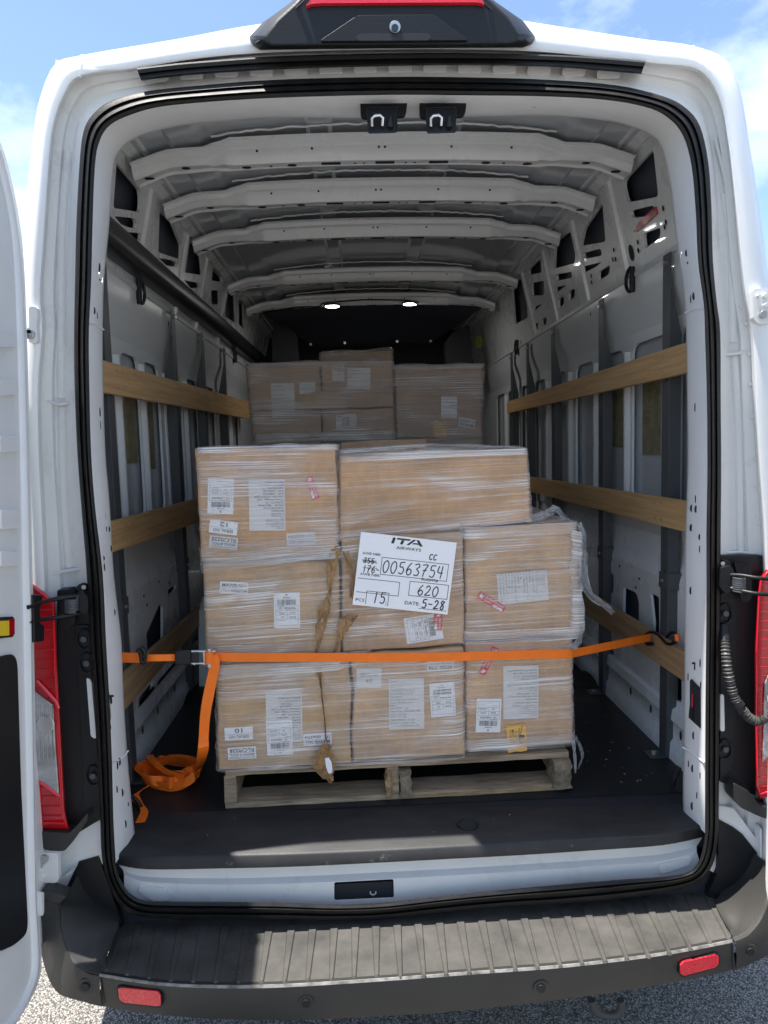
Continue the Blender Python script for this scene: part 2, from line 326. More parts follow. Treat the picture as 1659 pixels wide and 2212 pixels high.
# =================================================================== THE VAN
van = empty('cargo_van', (0, 0, 0), label='white high roof cargo van seen from behind with its rear doors open', category='van')
ZF = .665
KEYS = [  # seal outer, seal inner, inner edge of jamb, outer silhouette, recess edge   (None where not used)
 ((830,1985),(830,1950),None,None,None), ((725,1988),(720,1954),None,None,None), ((600,1987),(600,1949),None,None,None),
 ((500,1986),(500,1948),None,None,None), ((375,1985),(380,1947),None,None,None), ((300,1979),(315,1945),None,None,None),
 ((262,1958),(284,1932),None,None,None), ((236,1916),(262,1903),None,(60,1950),(105,1950)),
 ((220,1851),(250,1865),(291,1800),(57,1851),(103,1851)), ((216,1760),(245,1770),(286,1750),(54,1760),(101,1760)),
 ((210,1640),(242,1650),(276,1640),(50,1640),(99,1640)), ((202,1500),(236,1505),(267,1500),(47,1500),(97,1500)),
 ((194,1380),(229,1385),(262,1380),(45,1380),(95,1380)), ((187,1238),(222,1240),(246,1240),(43,1238),(95,1250)),
 ((176,1100),(206,1100),(238,1100),(41,1100),(89,1100)), ((167,977),(197,980),(228,977),(40,977),(83,977)),
 ((161,829),(193,830),(223,829),(40,829),(82,829)), ((160,720),(192,720),(222,720),(42,720),(91,712)),
 ((162,606),(197,608),(225,606),(46,600),(86,632)), ((165,480),(200,485),(236,485),(53,480),(95,500)),
 ((172,350),(205,360),(246,360),(65,350),(107,330)), ((180,285),(215,305),(262,322),(73,280),(117,262)),
 ((198,250),(238,270),(298,297),(86,212),(137,206)), ((235,220),(285,247),(340,283),(118,140),(173,163)),
 ((310,198),(350,230),(400,270),(178,119),(290,148)), ((450,183),(465,219),(490,261),(385,84),(430,126)),
 ((600,172),(605,211),(600,254),(560,52),(590,113)), ((830,166),(830,205),(830,255),(830,22),(830,107)),
 ((1010,167),(1010,206),(1010,252),(1010,26),(1010,107)), ((1180,172),(1170,208),(1180,250),(1150,48),(1170,112)),
 ((1330,184),(1300,215),(1302,260),(1310,73),(1330,128)), ((1430,207),(1390,230),(1355,272),(1400,86),(1420,137)),
 ((1480,232),(1440,252),(1400,290),(1497,99),(1508,150)), ((1512,272),(1475,292),(1428,318),(1572,133),(1552,208)),
 ((1530,350),(1494,360),(1446,390),(1605,215),(1573,305)), ((1537,450),(1503,460),(1457,480),(1632,390),(1588,430)),
 ((1540,560),(1508,565),(1467,560),(1655,548),(1601,555)), ((1548,650),(1520,655),(1477,640),(1668,650),(1611,640)),
 ((1556,720),(1523,725),(1482,725),(1676,720),(1626,728)), ((1557,866),(1527,866),(1484,866),(1686,866),(1633,866)),
 ((1558,1015),(1528,1015),(1485,1015),(1692,1015),(1642,1010)), ((1557,1150),(1526,1150),(1480,1164),(1695,1150),(1652,1150)),
 ((1556,1300),(1526,1300),(1479,1300),(1696,1300),(1656,1300)), ((1554,1500),(1524,1500),(1478,1500),(1696,1500),(1656,1500)),
 ((1553,1700),(1523,1700),(1475,1700),(1694,1700),(1655,1700)), ((1550,1820),(1523,1800),(1476,1752),(1692,1820),(1653,1820)),
 ((1533,1880),(1505,1868),None,(1688,1950),(1650,1950)), ((1490,1914),(1460,1891),None,None,None),
 ((1380,1936),(1340,1900),None,None,None), ((1230,1951),(1200,1912),None,None,None), ((1080,1960),(1080,1923),None,None,None),
 ((950,1972),(950,1936),None,None,None)]
def V2(p): return Vector((p[0], p[1], 0))
so_ = cr_spline([V2(k[0]) for k in KEYS], 4, True); si_ = cr_spline([V2(k[1]) for k in KEYS], 4, True)
def put(curve, Y): return [onY(p.x, p.y, Y) for p in curve]
# rubber seal, three ridges
prof = [(0, .035), (.0, -.004), (.08, -.016), (.26, -.020), (.34, -.006), (.42, -.018), (.60, -.026), (.68, -.010), (.76, -.016), (.93, -.012), (1., .0), (1., .035)]
sb = MB(); sb.loft([[onY(*lerp(a, b, t).xy, Y) for a, b in zip(so_, si_)] for t, Y in prof], closed=True)
build(sb, 'door_seal', rubber, van, smooth=50)
# jamb face (seal inner -> inner edge), keys 8..45
J = range(8, 46)
jin = cr_spline([V2(KEYS[i][1]) for i in J], 4); jed = cr_spline([V2(KEYS[i][2]) for i in J], 4)
jb = MB()
c0 = put(jin, .030); c1 = [onY(*lerp(a, b, .12).xy, .036) for a, b in zip(jin, jed)]; c2 = [onY(*lerp(a, b, .9).xy, .118) for a, b in zip(jin, jed)]; c3 = put(jed, .135)
cen = V((0, 0, 1.7))
c4 = [V((p.x * 1.05 if abs(p.x) > .5 else p.x, p.y + .05, p.z + (.03 if p.z > 2.4 else 0))) for p in c3]
c5 = [V((p.x + (.05 if p.x > .5 else -.05 if p.x < -.5 else 0), p.y + .02, p.z + (.01 if p.z > 2.4 else 0))) for p in c4]
jb.loft([c0, c1, c2, c3, c4, c5]); build(jb, 'door_jamb', mat('jamb_paint', (.78, .79, .80), .35, coat=.4, var=(9, .05, (1, 1, .4)), bump=(50, .08, .003)), van, smooth=45)
# rear body ring, keys 7..46
K = range(7, 47)
A2 = cr_spline([V2(KEYS[i][3]) for i in K], 4); B2 = cr_spline([V2(KEYS[i][4]) for i in K], 4); S2 = cr_spline([V2(KEYS[i][0]) for i in K], 4)
def mixY(a, b, t, Y):
    tf = lambda p: max(0., min(1., (215 - p.y) / 60))   # the recess is shallower along the roof edge
    return [onY(*lerp(p, q, t).xy, Y * (1 - .62 * tf(q)) if Y > .02 and b is S2 else Y) for p, q in zip(a, b)]
rim = put(A2, .09)
fw = [V((p.x * 1.06, 5.6, p.z + (.03 if p.z > 2 else 0))) for p in rim]
f2 = [V((p.x * 1.05, .5, p.z + (.025 if p.z > 2 else 0))) for p in rim]
mb = MB(); mb.loft([fw, f2, rim, mixY(A2, B2, .06, .04), mixY(A2, B2, .22, .008), mixY(A2, B2, .55, -.004), mixY(A2, B2, .88, -.004), put(B2, .0)])
build(mb, 'outer_body', white, van, smooth=60)
mb = MB(); mb.loft([put(B2, .0), mixY(B2, S2, .05, .012), mixY(B2, S2, .10, .040), mixY(B2, S2, .38, .046), mixY(B2, S2, .46, .058), mixY(B2, S2, .74, .060), mixY(B2, S2, .86, .042), mixY(B2, S2, 1.15, .034)])
build(mb, 'door_recess', dwhite, van, smooth=50)
# body seam beads at the roof corners
for a, b in (((178,118),(172,166)), ((1497,98),(1510,152))):
    t = MB(); t.tube([onY(a[0], a[1] + 4, .03), onY((a[0]+b[0])/2 + 1, (a[1]+b[1])/2, -.001), onY(b[0], b[1], .002)], .005, 8); build(t, 'seam_bead', white, van, smooth=60)
for a in [(1608,662),(1620,700),(1615,560),(1626,765),(1629,830),(1632,900),(1640,990),(1643,1050),(1647,1130)] :
    t = MB(); t.disc(onY(a[0] - 9, a[1], .036), (0, -1, 0), .0045, .004, 10); build(t, 'spot_weld', dwhite, van, smooth=60)
# pillar joints: thin overlapping sheet edges
for pl in ([(166,868),(130,874),(100,866)], [(1557,766),(1590,764),(1622,755)], [(186,1228),(150,1232),(112,1240),(96,1262)], [(1557,1195),(1600,1193),(1652,1200)]):
    t = MB(); t.tube([onY(x, y, .046) for x, y in pl], .005, 6); build(t, 'sheet_joint', dwhite, van, smooth=60)
for pl in ([(130,300),(112,420),(108,560),(100,600),(94,640),(104,680),(106,712),(96,740),(100,900),(104,1100),(108,1225)],
           [(1545,300),(1572,420),(1586,560),(1590,640),(1612,700),(1608,900),(1622,1100),(1630,1195)]):
    t = MB(); t.tube(cr_spline([onY(x, y, .048) for x, y in pl], 4), .0045, 6); build(t, 'flange_edge', dwhite, van, smooth=60)
for s_ in ([(148,330),(136,480),(133,640),(134,860)], [(1563,420),(1578,560),(1582,740)], [(135,880),(138,1050),(150,1225)], [(1585,770),(1594,950),(1598,1190)]):
    t = MB(); t.tube(cr_spline([onY(x, y, .062) for x, y in s_], 5), .012, 8); build(t, 'stamped_crease', dwhite, van, smooth=60)
# high weatherstrip over the opening
up = cr_spline([V2(p) for p in [(295,147),(370,138),(450,131),(600,121),(830,115),(1000,114),(1180,118),(1300,124),(1395,132)]], 5)
lo = cr_spline([V2(p) for p in [(305,174),(372,166),(450,159),(600,150),(830,143),(1000,141),(1180,144),(1290,152),(1385,160)]], 5)
mb = MB(); mb.loft([[onY(*lerp(a, b, t).xy, Y) for a, b in zip(up, lo)] for t, Y in [(0, .05), (0, -.012), (.12, -.022), (.42, -.020), (.5, -.008), (.58, -.016), (.85, -.018), (1, -.006), (1, .05)]])
build(mb, 'roof_weatherstrip', rubber, van, smooth=45)
# stamped rectangles under the weatherstrip
for i in range(14):
    x = 345 + i * 74; k = (x - 860) / 520; y = 158 + 18 * k * k - (2 if x > 860 else 0)
    q = rnd([onY(x - 25, y - 7, .047), onY(x + 25, y - 8, .047), onY(x + 25, y + 11, .047), onY(x - 25, y + 12, .047)], .008)
    t = MB(); t.prism([p + V((0, -.022, 0)) for p in q], (0, -.004, 0)); build(t, 'stamped_panel', dwhite, van, bevel=.003)
# ---- tail pod with the high brake lamp and the camera
P0 = [(537,80),(548,100),(562,108),(700,106),(830,104.5),(1000,103.5),(1130,103),(1150,95),(1157,80),(1130,45),(1080,14),(1045,-8),(940,-45),(750,-45),(660,0),(625,19),(570,46)]
P1 = [(552,80),(560,96),(572,104),(700,103),(830,102),(1000,101),(1118,100),(1137,93),(1143,78),(1115,40),(1068,2),(1035,-30),(930,-75),(760,-75),(660,-25),(625,7),(580,40)]
P2 = [(572,80),(578,92),(588,98),(700,97),(830,96),(1000,95),(1100,94),(1115,88),(1120,76),(1095,36),(1052,-5),(1018,-40),(925,-85),(770,-85),(672,-35),(640,5),(600,42)]
mb = MB(); mb.loft([[onY(x, y, .09) for x, y in P0], [onY(x, y, -.02) for x, y in P0], [onY(x, y, -.07) for x, y in P1], [onY(x, y, -.10) for x, y in P2]], closed=True, cap=True)
pod = build(mb, 'rear_light_pod', bplast, van, smooth=40, bevel=.004)
t = MB(); t.prism(rnd([onY(x, y, -.098) for x, y in [(690,95),(772,40),(935,38),(1012,93)]], .01), (0, -.012, 0)); build(t, 'camera_panel', glassb if 0 else bplast, pod, bevel=.003)
t = MB(); t.prism(rnd([onY(x, y, -.108) for x, y in [(767,84),(777,75),(925,74),(932,83),(925,89),(775,90)]], .004), (0, -.004, 0)); build(t, 'handle_recess', dark, pod, bevel=.001)
t = MB(); t.disc(onY(853, 61, -.108), (0, -1, -.1), .0125, .008, 20); lens = build(t, 'camera_ring', zinc, pod, bevel=.002)
t = MB(); t.disc(onY(853, 61, -.117), (0, -1, -.1), .008, .003, 20); t2 = build(t, 'camera_lens', glassb, pod, bevel=.001)
t = MB(); t.prism(rnd([onY(x, y, -.098) for x, y in [(660,21),(672,16),(690,14),(1022,12),(1036,13),(1046,18),(1020,-30),(700,-30)]], .006), (0, -.012, 0)); build(t, 'brake_lamp', redl2, pod, bevel=.004)
for pl in ([(552,94),(612,58),(640,18),(668,-8)], [(1143,92),(1098,60),(1062,22),(1030,-8)]):
    t = MB(); t.tube([onY(x, y, -.075 - .012 * i) for i, (x, y) in enumerate(pl)], .0022, 6); build(t, 'panel_gap', dark, pod)
# ---- header: latches and holes
def slot(c, rx, rz, nrm=(0, -1, 0), name='access_hole', m=None, parent=None):
    t = MB(); t.disc(c, nrm, rz, .0012, 14, rx); return build(t, name, m or dark, parent or van)
for x, y, rx, ry in [(447,238,.016,.007),(412,246,.004,.003),(723,223,.017,.0075),(652,232,.003,.003),(1050,221,.017,.0075),(1154,227,.008,.006),(1244,225,.017,.0075),(1278,232,.004,.003)]:
    k = .62
    slot(onY(x, y, .083 + .0), rx, ry)
for x0 in (829, 956):
    e = x0
    t = MB(); t.prism(rnd([onY(x, y, .075) for x, y in [(e-51,218),(e+51,215),(e+47,256),(e-50,260)]], .012), (0, -.014, 0)); lp = build(t, 'door_latch', bplast, van, bevel=.002)
    t = MB(); t.hex8([onY(e-38,232,.03), onY(e+30,231,.03), onY(e+29,288,.02), onY(e-34,290,.02), onY(e-38,232,.075), onY(e+30,231,.075), onY(e+29,262,.12), onY(e-34,264,.12)]); build(t, 'latch_housing', bplast, lp, bevel=.004)
    t = MB(); t.tube([onY(e-25,272,.015), onY(e-25,256,.004), onY(e-20,250,.0), onY(e-8,249,.0), onY(e-2,254,.004), onY(e-3,271,.015)], .0042, 8); build(t, 'striker_loop', chrome, lp, smooth=60)
    t = MB(); t.tube([onY(e+14,272,.018), onY(e+14,262,.012), onY(e+15,250,.01)], lambda q: .009 * (1 - .6 * q), 8); build(t, 'rubber_stop', bplast, lp, smooth=60)
# jamb holes left and right
def onJ(px, py):   # a point on the jamb face
    best = min(range(len(jin)), key=lambda i: abs(jin[i].y - py) + (0 if (jin[i].x < 830) == (px < 830) else 1e6))
    a, b = jin[best], jed[best]; t = (px - a.x) / (b.x - a.x); t = min(max(t, .05), .92)
    return onY(px, py, .036 + (.118 - .036) * (t - .12) / .78 - .0025)
for x, y, rx, rz in [(214,577,.004,.012),(215,604,.002,.003),(204,671,.003,.009),(210,680,.0015,.011),(216,890,.002,.012),(217,918,.0015,.012),(227,1115,.0015,.012),(229,1143,.003,.008),(235,1143,.004,.008),(239,1185,.004,.009),
                     (224,1206,.003,.006),(226,1225,.0015,.010),(247,1323,.0035,.009),(253,1653,.0035,.012),(240,1515,.002,.008),(258,1645,.004,.011),(264,1712,.004,.011),(270,1780,.005,.012),(253,1705,.002,.01),(277,1737,.002,.006),
                     (1482,547,.003,.009),(1485,568,.0015,.003),(1498,640,.0035,.01),(1492,645,.0015,.012),(1501,880,.0015,.012),(1502,1078,.0015,.011),(1494,1098,.005,.010),(1503,1100,.004,.010),(1493,1140,.005,.010),
                     (1511,1160,.0035,.008),(1511,1186,.0015,.010),(1492,1276,.004,.011),(1512,1432,.0015,.012),(1486,1462,.0015,.011),(1513,1480,.0015,.010),(1498,1589,.004,.011),(1496,1660,.0045,.011),(1512,1675,.0015,.01),
                     (1487,1650,.0015,.01),(1505,1718,.0015,.01),(1495,1741,.0045,.012)]:
    slot(onJ(x, y), rx, rz)
def patch(pts, name, m, parent, th=.003, rr=.004, lift=0., bevel=0):
    q = [onJ(*p) + V((0, -lift, 0)) for p in pts]; n_ = Vector((0, -1, 0)); t = MB(); t.prism(rnd(q, rr), n_ * th); return build(t, name, m, parent, bevel=bevel)
for pts, wires in (([(225,1497),(234,1492),(237,1500),(238,1562),(241,1572),(236,1585),(226,1572),(222,1508)], -1), ([(1490,1470),(1494,1466),(1512,1486),(1513,1574),(1500,1562),(1487,1550),(1490,1520)], 1)):
    h = patch(pts, 'wiring_port', dark, van)
    c = onJ((pts[0][0] + pts[4][0]) / 2, 1536) + V((0, -.002, 0))
    t = MB(); t.box(c + V((-.008, -.008, -.022)), c + V((.009, .0, .014))); build(t, 'plug_connector', bplast if wires > 0 else zinc, h, bevel=.002)
    for q in range(3):
        t = MB(); t.tube(cr_spline([c + V((-.004 + q * .004, -.006, .01)), c + V((-.006 + q * .005, -.010, .03)), c + V((-.002 + q * .003, -.004, .05))], 4), .0012, 5); build(t, 'wire', [redl2, bplast, refly][q] if wires > 0 else bplast, h)
for x, y in ((1500,1437), (240,1508)):
    c = onJ(x, y) + V((0, -.002, 0)); t = MB(); t.box(c + V((-.008, -.001, .004)), c + V((.008, .0005, .009))); t.box(c + V((-.002, -.001, -.012)), c + V((.003, .0005, .004))); build(t, 'key_slot', dark, van)
# joint where the lower jamb plate starts
for pl in ([(243,1648),(262,1640),(277,1622)], [(1475,1615),(1490,1622),(1522,1648)], [(192,700),(205,701),(224,712)], [(1480,675),(1500,668),(1520,666)]):
    t = MB(); t.tube([onJ(*p) + V((0, .001, 0)) for p in pl], .0022, 6); build(t, 'sheet_joint', inner, van)

# ---- sill below the floor mat, with the lock pocket
topc = [(253,1864),(320,1874),(480,1874),(640,1870),(830,1860),(980,1852),(1130,1844),(1280,1834),(1430,1822),(1519,1806)]
mid1 = [(266,1880),(318,1894),(480,1897),(640,1893),(830,1884),(980,1876),(1130,1867),(1280,1857),(1430,1845),(1505,1828)]
mid2 = [(268,1890),(318,1905),(480,1911),(640,1908),(830,1899),(980,1891),(1130,1882),(1280,1872),(1430,1860),(1505,1840)]
bot = [(268,1912),(318,1950),(480,1953),(640,1956),(830,1955),(980,1938),(1130,1925),(1280,1910),(1430,1900),(1515,1866)]
def cc(l, Y, k=5): return [onY(p.x, p.y, Y) for p in cr_spline([V2(q) for q in l], k)]
mb = MB(); mb.loft([cc(topc, .060), cc(mid1, .058), cc(mid2, .040)]); build(mb, 'sill_lip', dwhite, van, smooth=50)
m2 = cr_spline([V2(q) for q in mid2], 5); b2 = cr_spline([V2(q) for q in bot], 5)
outl = [onY(p.x, p.y, .040) for p in m2] + [onY(p.x, p.y + 8, .040) for p in reversed(b2)]
hole = rnd([onY(x, y, .040) for x, y in [(722,1906),(850,1899),(851,1940),(722,1946)]], .006)
mb = MB(); mb.prism(outl, (0, .004, 0), [hole]); sill = build(mb, 'rear_sill', dwhite, van)
mb = MB(); a, b = onY(700, 1895, .1), onY(870, 1955, .1); mb.box((a.x, .10, b.z - .02), (b.x, .104, a.z + .02)); mb.box((a.x, .046, b.z - .02), (b.x, .10, b.z - .014)); build(mb, 'lock_pocket', navy, sill)
for x in (762, 806):
    t = MB(); c = onY(x, 1916, .07); t.box(c + V((-.010, -.004, -.02)), c + V((.010, 0, .018))); build(t, 'lock_bracket', zinc, sill, bevel=.002)
    t = MB(); t.disc(onY(x, 1913, .063), (0, -1, 0), .006, .004); build(t, 'bolt', dark, sill)
t = MB(); t.tube([onY(800,1908,.06), onY(800,1930,.05), onY(806,1934,.05), onY(812,1930,.05), onY(812,1908,.06)], .003, 7); build(t, 'lock_striker', zinc, sill, smooth=60)
for pts in ([(300,1912),(360,1917),(368,1945),(330,1945),(300,1925)], [(1420,1866),(1495,1850),(1488,1868),(1425,1888)]):
    t = MB(); t.prism(rnd([onY(x, y, .039) for x, y in pts], .01), (0, -.004, 0)); build(t, 'stamped_corner', dwhite, sill, bevel=.003)
# ---- floor and its mat
fl = MB(); fl.box((-1.0, .06, .60), (1.0, 4.6, ZF - .004)); build(fl, 'van_floor', dark, van)
lip_t = [(253,1847),(320,1853),(480,1850),(640,1846),(830,1838),(980,1830),(1130,1822),(1280,1814),(1430,1806),(1520,1786)]
lip_b = [(255,1868),(320,1878),(480,1876),(640,1872),(830,1863),(980,1855),(1130,1847),(1280,1837),(1430,1826),(1520,1808)]
mf = [onZ(p.x, p.y, ZF + .003) for p in cr_spline([V2(q) for q in lip_t], 4)]; ml = [onY(p.x, p.y, q.y) for p, q in zip(cr_spline([V2(q) for q in lip_b], 4), mf)]
# the top sheet follows the front edge, then runs to the back
FZ = sum(p.z for p in mf) / len(mf)
YL = onZ(830, 1742, ZF).y
front = [V((p.x, p.y, p.z)) for p in mf]

round1 = [V((p.x, p.y + .006, p.z + .0025)) for p in front]
bk = [onZ(290 + (1470 - 290) * i / (len(front) - 1), 1755 - 18 * i / (len(front) - 1), ZF + .003) for i in range(len(front))]
mb = MB(); mb.loft([[V((p.x, p.y + .03, p.z)) for p in ml], ml, [lerp(a, b, .9) for a, b in zip(ml, front)], round1, bk]); fm = build(mb, 'floor_mat_lip', mato_m, van, smooth=60)
mb = MB(); mb.box((-.97, bk[0].y - .02, ZF - .003), (.97, 4.45, ZF)); build(mb, 'floor_mat', mat_m, van)
c = onZ(1010, 1782, ZF + .0055)
t = MB(); t.tube([c + V((math.cos(q * math.pi / 8) * .028, math.sin(q * math.pi / 8) * .028, 0)) for q in range(16)], .003, 6, closed=True); build(t, 'drain_ring', bplast, fm, smooth=60)
t = MB(); t.disc(c + V((0, 0, 0)), (0, 0, 1), .026, .001, 20); build(t, 'drain_hole', dark, fm)
# ---- side walls
RIBPX = {1: [(1331, 470), (1249, 540), (1183, 590), (1140, 640)], -1: [(319, 460), (393, 580), (440, 600), (484, 650)]}
XU = lambda z: .925 - .085 * max(0, (z - 2.36)) / .38
YB = 4.42
ROOFC = 2.83
def wallplane(s): return (V((s * .925, 0, 2.36)), V((s * .38, 0, .085)).normalized())
def onU(px, py, s):
    p0, n = wallplane(s); return onp(px, py, p0, n)
UP = {1: [[(1350,388),(1411,322),(1422,425),(1355,438),(1346,402)], [(1361,456),(1413,443),(1412,466),(1364,471)], [(1361,490),(1385,474),(1390,478),(1366,498)], [(1388,506),(1427,491),(1426,513),(1392,538)],
          [(1262,495),(1301,437),(1308,522),(1254,532)], [(1258,547),(1298,537),(1300,552),(1261,560)], [(1255,577),(1300,566),(1288,576),(1257,592)], [(1292,588),(1318,572),(1316,592),(1292,607)],
          [(1199,524),(1232,500),(1243,530),(1242,568),(1196,581)], [(1201,593),(1235,587),(1236,600),(1202,607)], [(1199,621),(1223,616),(1200,634)], [(1205,647),(1218,640),(1218,657),(1206,666)], [(1228,631),(1242,623),(1241,642),(1228,651)],
          [(1143,582),(1167,559),(1170,589),(1142,594)], [(1148,612),(1175,606),(1175,637),(1149,640)], [(1152,664),(1172,656),(1154,672)], [(1105,618),(1135,592),(1140,686),(1112,701)], [(1170,690),(1180,684),(1180,700),(1170,706)], [(1150,702),(1162,696),(1162,712),(1150,720)]],
      -1: [[(252,350),(303,412),(305,432),(303,459),(245,449)], [(247,467),(288,471),(295,478),(295,494),(280,492),(262,485)], [(262,500),(305,504),(305,518),(290,522)], [(345,457),(372,480),(392,531),(391,561),(342,545)],
           [(342,557),(375,563),(383,570),(382,577),(360,574)], [(404,506),(433,541),(438,595),(397,588)], [(398,605),(428,611),(432,622),(412,623)], [(461,573),(477,592),(480,609),(457,606)], [(456,627),(474,628),(475,659),(457,657)], [(488,604),(507,626),(510,699),(487,684)], [(516,640),(526,655),(527,712),(516,700)]]}
for s in (1, -1):
    hs = []
    for h in UP[s]:
        q = [onU(x, y, s) for x, y in h]
        q = [V((s * XU(min(2.722, max(2.358, p.z))), p.y, min(2.722, max(2.358, p.z)))) for p in q]
        q = [V((p.x, max(p.y, .15), p.z)) for p in q]
        if max(p.z for p in q) - min(p.z for p in q) < .02 or max(p.y for p in q) < .2: continue
        hs.append(rnd(q, .018 if s > 0 else .014, 3))
    ymin = .12
    o_ = [V((s * XU(z), y, z)) for y, z in ((ymin, 2.345), (YB, 2.345), (YB, 2.735), (ymin, 2.735))]
    o_ = [V((s * XU(p.z), p.y, p.z)) for p in o_]
    mb = MB(); mb.prism(o_, (s * .012, 0, .003), hs); up_ = build(mb, 'upper_side_panel', inner, van, bevel=.003, seg=2)
    # stiffening ribs of the upper panel
    for yy in [onU(a_, b_, s).y for a_, b_ in RIBPX[s]]:
        t = MB(); t.loft([[V((s * (XU(z) - o), yy + w, z)) for w, o in ((-.022, -.004), (-.014, .012), (.014, .012), (.022, -.004))] for z in (2.355, 2.45, 2.6, 2.71)]); build(t, 'upright_rib', inner, up_, smooth=50)
    bk_ = MB(); bk_.loft([[V((s * x, y, z)) for y in (.2, YB)] for x, z in ((.957, 2.2), (.955, 2.36), (.928, 2.52), (.900, 2.66), (.885, 2.73))]); build(bk_, 'cavity_shade_sheet', navy, van)  # added dark sheet, the shade behind the panel holes put into its colour
    # band under it, chamfer, and the recessed wall with tall stamped windows
    mb = MB(); P = lambda x, z: [V((s * x, y, z)) for y in (.12, 1.5, 3, YB)]
    mb.loft([P(.93, 2.352), P(.905, 2.350), P(.903, 2.335), P(.910, 2.33), P(.912, 2.24), P(.918, 2.225), P(.940, 2.16), P(.943, 2.14)])
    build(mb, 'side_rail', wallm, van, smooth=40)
    wins = [(.30,.52),(.60,.93),(1.02,1.30),(1.38,1.64),(1.80,2.07),(2.2,2.45),(2.55,2.8),(2.95,3.2),(3.3,3.6)] if s > 0 else [(.34,.66),(.76,.96),(1.03,1.24),(1.40,1.62),(1.72,1.95),(2.1,2.4),(2.5,2.8),(2.95,3.2)]
    xw = .943
    hs = []; 
    for a, b in wins:
        for z0, z1, r_ in ((1.50, 2.10, .05),):
            hs.append(rnd([V((s * xw, a, z0)), V((s * xw, b, z0)), V((s * xw, b, z1)), V((s * xw, a, z1))], r_, 4))
    mb = MB(); mb.prism([V((s * xw, .12, 1.40)), V((s * xw, YB, 1.40)), V((s * xw, YB, 2.155)), V((s * xw, .12, 2.155))], (s * .010, 0, 0), hs)
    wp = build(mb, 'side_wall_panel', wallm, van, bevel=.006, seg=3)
    mb = MB(); mb.box((s * .964, .2, .66), (s * .966, YB, 2.2)); build(mb, 'outer_side_skin', mat('outer_skin_inside' + str(s), (.46, .49, .52), .3, coat=.4, bump=(2.5, .3, .03)), van)
    for i in range(len(wins) - 1):
        yc = (wins[i][1] + wins[i + 1][0]) / 2; w = .018
        t = MB(); t.loft([[V((s * (xw - o), yc + q, z)) for q, o in ((-w - .008, -.002), (-w * .6, .014), (w * .6, .014), (w + .008, -.002))] for z in (1.50, 1.53, 2.03, 2.08)], cap=False); build(t, 'pressed_rib', inner, wp, smooth=50)
    # ledge and lower panel
    mb = MB(); mb.loft([P(.955, 1.415), P(.953, 1.40), P(.945, 1.33), P(.928, 1.285), P(.922, 1.26)]); build(mb, 'wall_ledge', inner, van, smooth=50)
    xl = .923; hs = []
    if s > 0:
        for h in ([(1347,1268),(1374,1280),(1380,1300),(1380,1370),(1346,1345)], [(1405,1280),(1424,1290),(1424,1420),(1408,1400),(1412,1350)], [(1306,1235),(1325,1240),(1325,1280),(1306,1285)], [(1300,1370),(1325,1385),(1325,1450),(1300,1440)], [(1450,1440),(1472,1452),(1472,1520),(1450,1505)]):
            hs.append(rnd([V((s * xl, onX(x, y, s * xl).y, onX(x, y, s * xl).z)) for x, y in h], .014, 3))
    else:
        for h in ([(316,1370),(346,1302),(352,1310),(352,1400),(322,1440)], [(362,1275),(380,1262),(380,1270),(366,1290)], [(302,1600),(300,1510),(330,1470),(330,1560)]):
            hs.append(rnd([V((s * xl, onX(x, y, s * xl).y, onX(x, y, s * xl).z)) for x, y in h], .012, 3))
    mb = MB(); mb.prism([V((s * xl, .13, .84)), V((s * xl, YB, .84)), V((s * xl, YB, 1.262)), V((s * xl, .13, 1.262))], (s * .010, 0, 0), hs); lw = build(mb, 'lower_side_panel', inner, van, bevel=.004)
    mb = MB(); mb.loft([P(.925, .845), P(.908, .835), P(.904, .80), P(.912, .79), P(.912, .735), P(.902, .72), P(.900, .66)]); br = build(mb, 'floor_side_rail', inner, van, smooth=40)
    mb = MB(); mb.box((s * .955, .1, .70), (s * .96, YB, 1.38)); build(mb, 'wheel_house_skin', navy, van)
    for y in (.42, .66, .85, 1.1, 1.45):
        slot(V((s * .9115, y, .768)), .008, .016, (-s, 0, 0), parent=br)
    for y, z in ((.5, 1.22), (.62, 1.235), (.8, 1.22), (.83, 1.18), (1.0, 1.235), (1.15, 1.2), (.56, 1.12), (.9, 1.0)):
        slot(V((s * (xl - .0005), y, z)), .006, .006, (-s, 0, 0), parent=lw)
    for y, z in ((.55, 2.29), (.9, 2.30), (1.32, 2.29), (1.9, 2.3), (2.4, 2.29)):
        slot(V((s * .9105, y, z)), .004, .007, (-s, 0, 0))
# small holes of the upper panel right
for x, y in ((1365,546),(1411,520),(1437,490),(1440,480),(1379,523),(1380,541),(1327,540),(1331,560),(1325,561),(1278,596),(1279,610),(1434,450),(1326,472)):
    p = onU(x, y, 1); slot(V((XU(p.z) - .002, p.y, p.z)), .006 if x != 1365 else .02, .009 if x != 1365 else .03, (-1, 0, -.22))
# foam patches inside the recesses
for s, x0, x1, y0, y1 in ((-1,301,331,866,1013), (-1,340,362,880,1020), (-1,262,292,840,1000), (1,1395,1430,800,982), (1,1324,1366,830,964), (1,1300,1312,850,960)):
    a = onX(x0, y0, s * .968); b = onX(x1, y1, s * .968); z0, z1 = sorted((a.z, b.z)); ya, yb = sorted((a.y, b.y))
    t = MB(); t.box((s * .956, ya, z0), (s * .963, yb, z1)); build(t, 'foam_patch', foam, van)
# red tapered patch set just in front of the right upper panel
t = MB(); t.prism([onU(x, y, 1) + V((-.008, 0, 0)) for x, y in [(1372,500),(1385,479),(1420,446),(1423,462),(1403,480),(1380,500)]], (.006, 0, 0)); build(t, 'red_tapered_patch', redl, van)
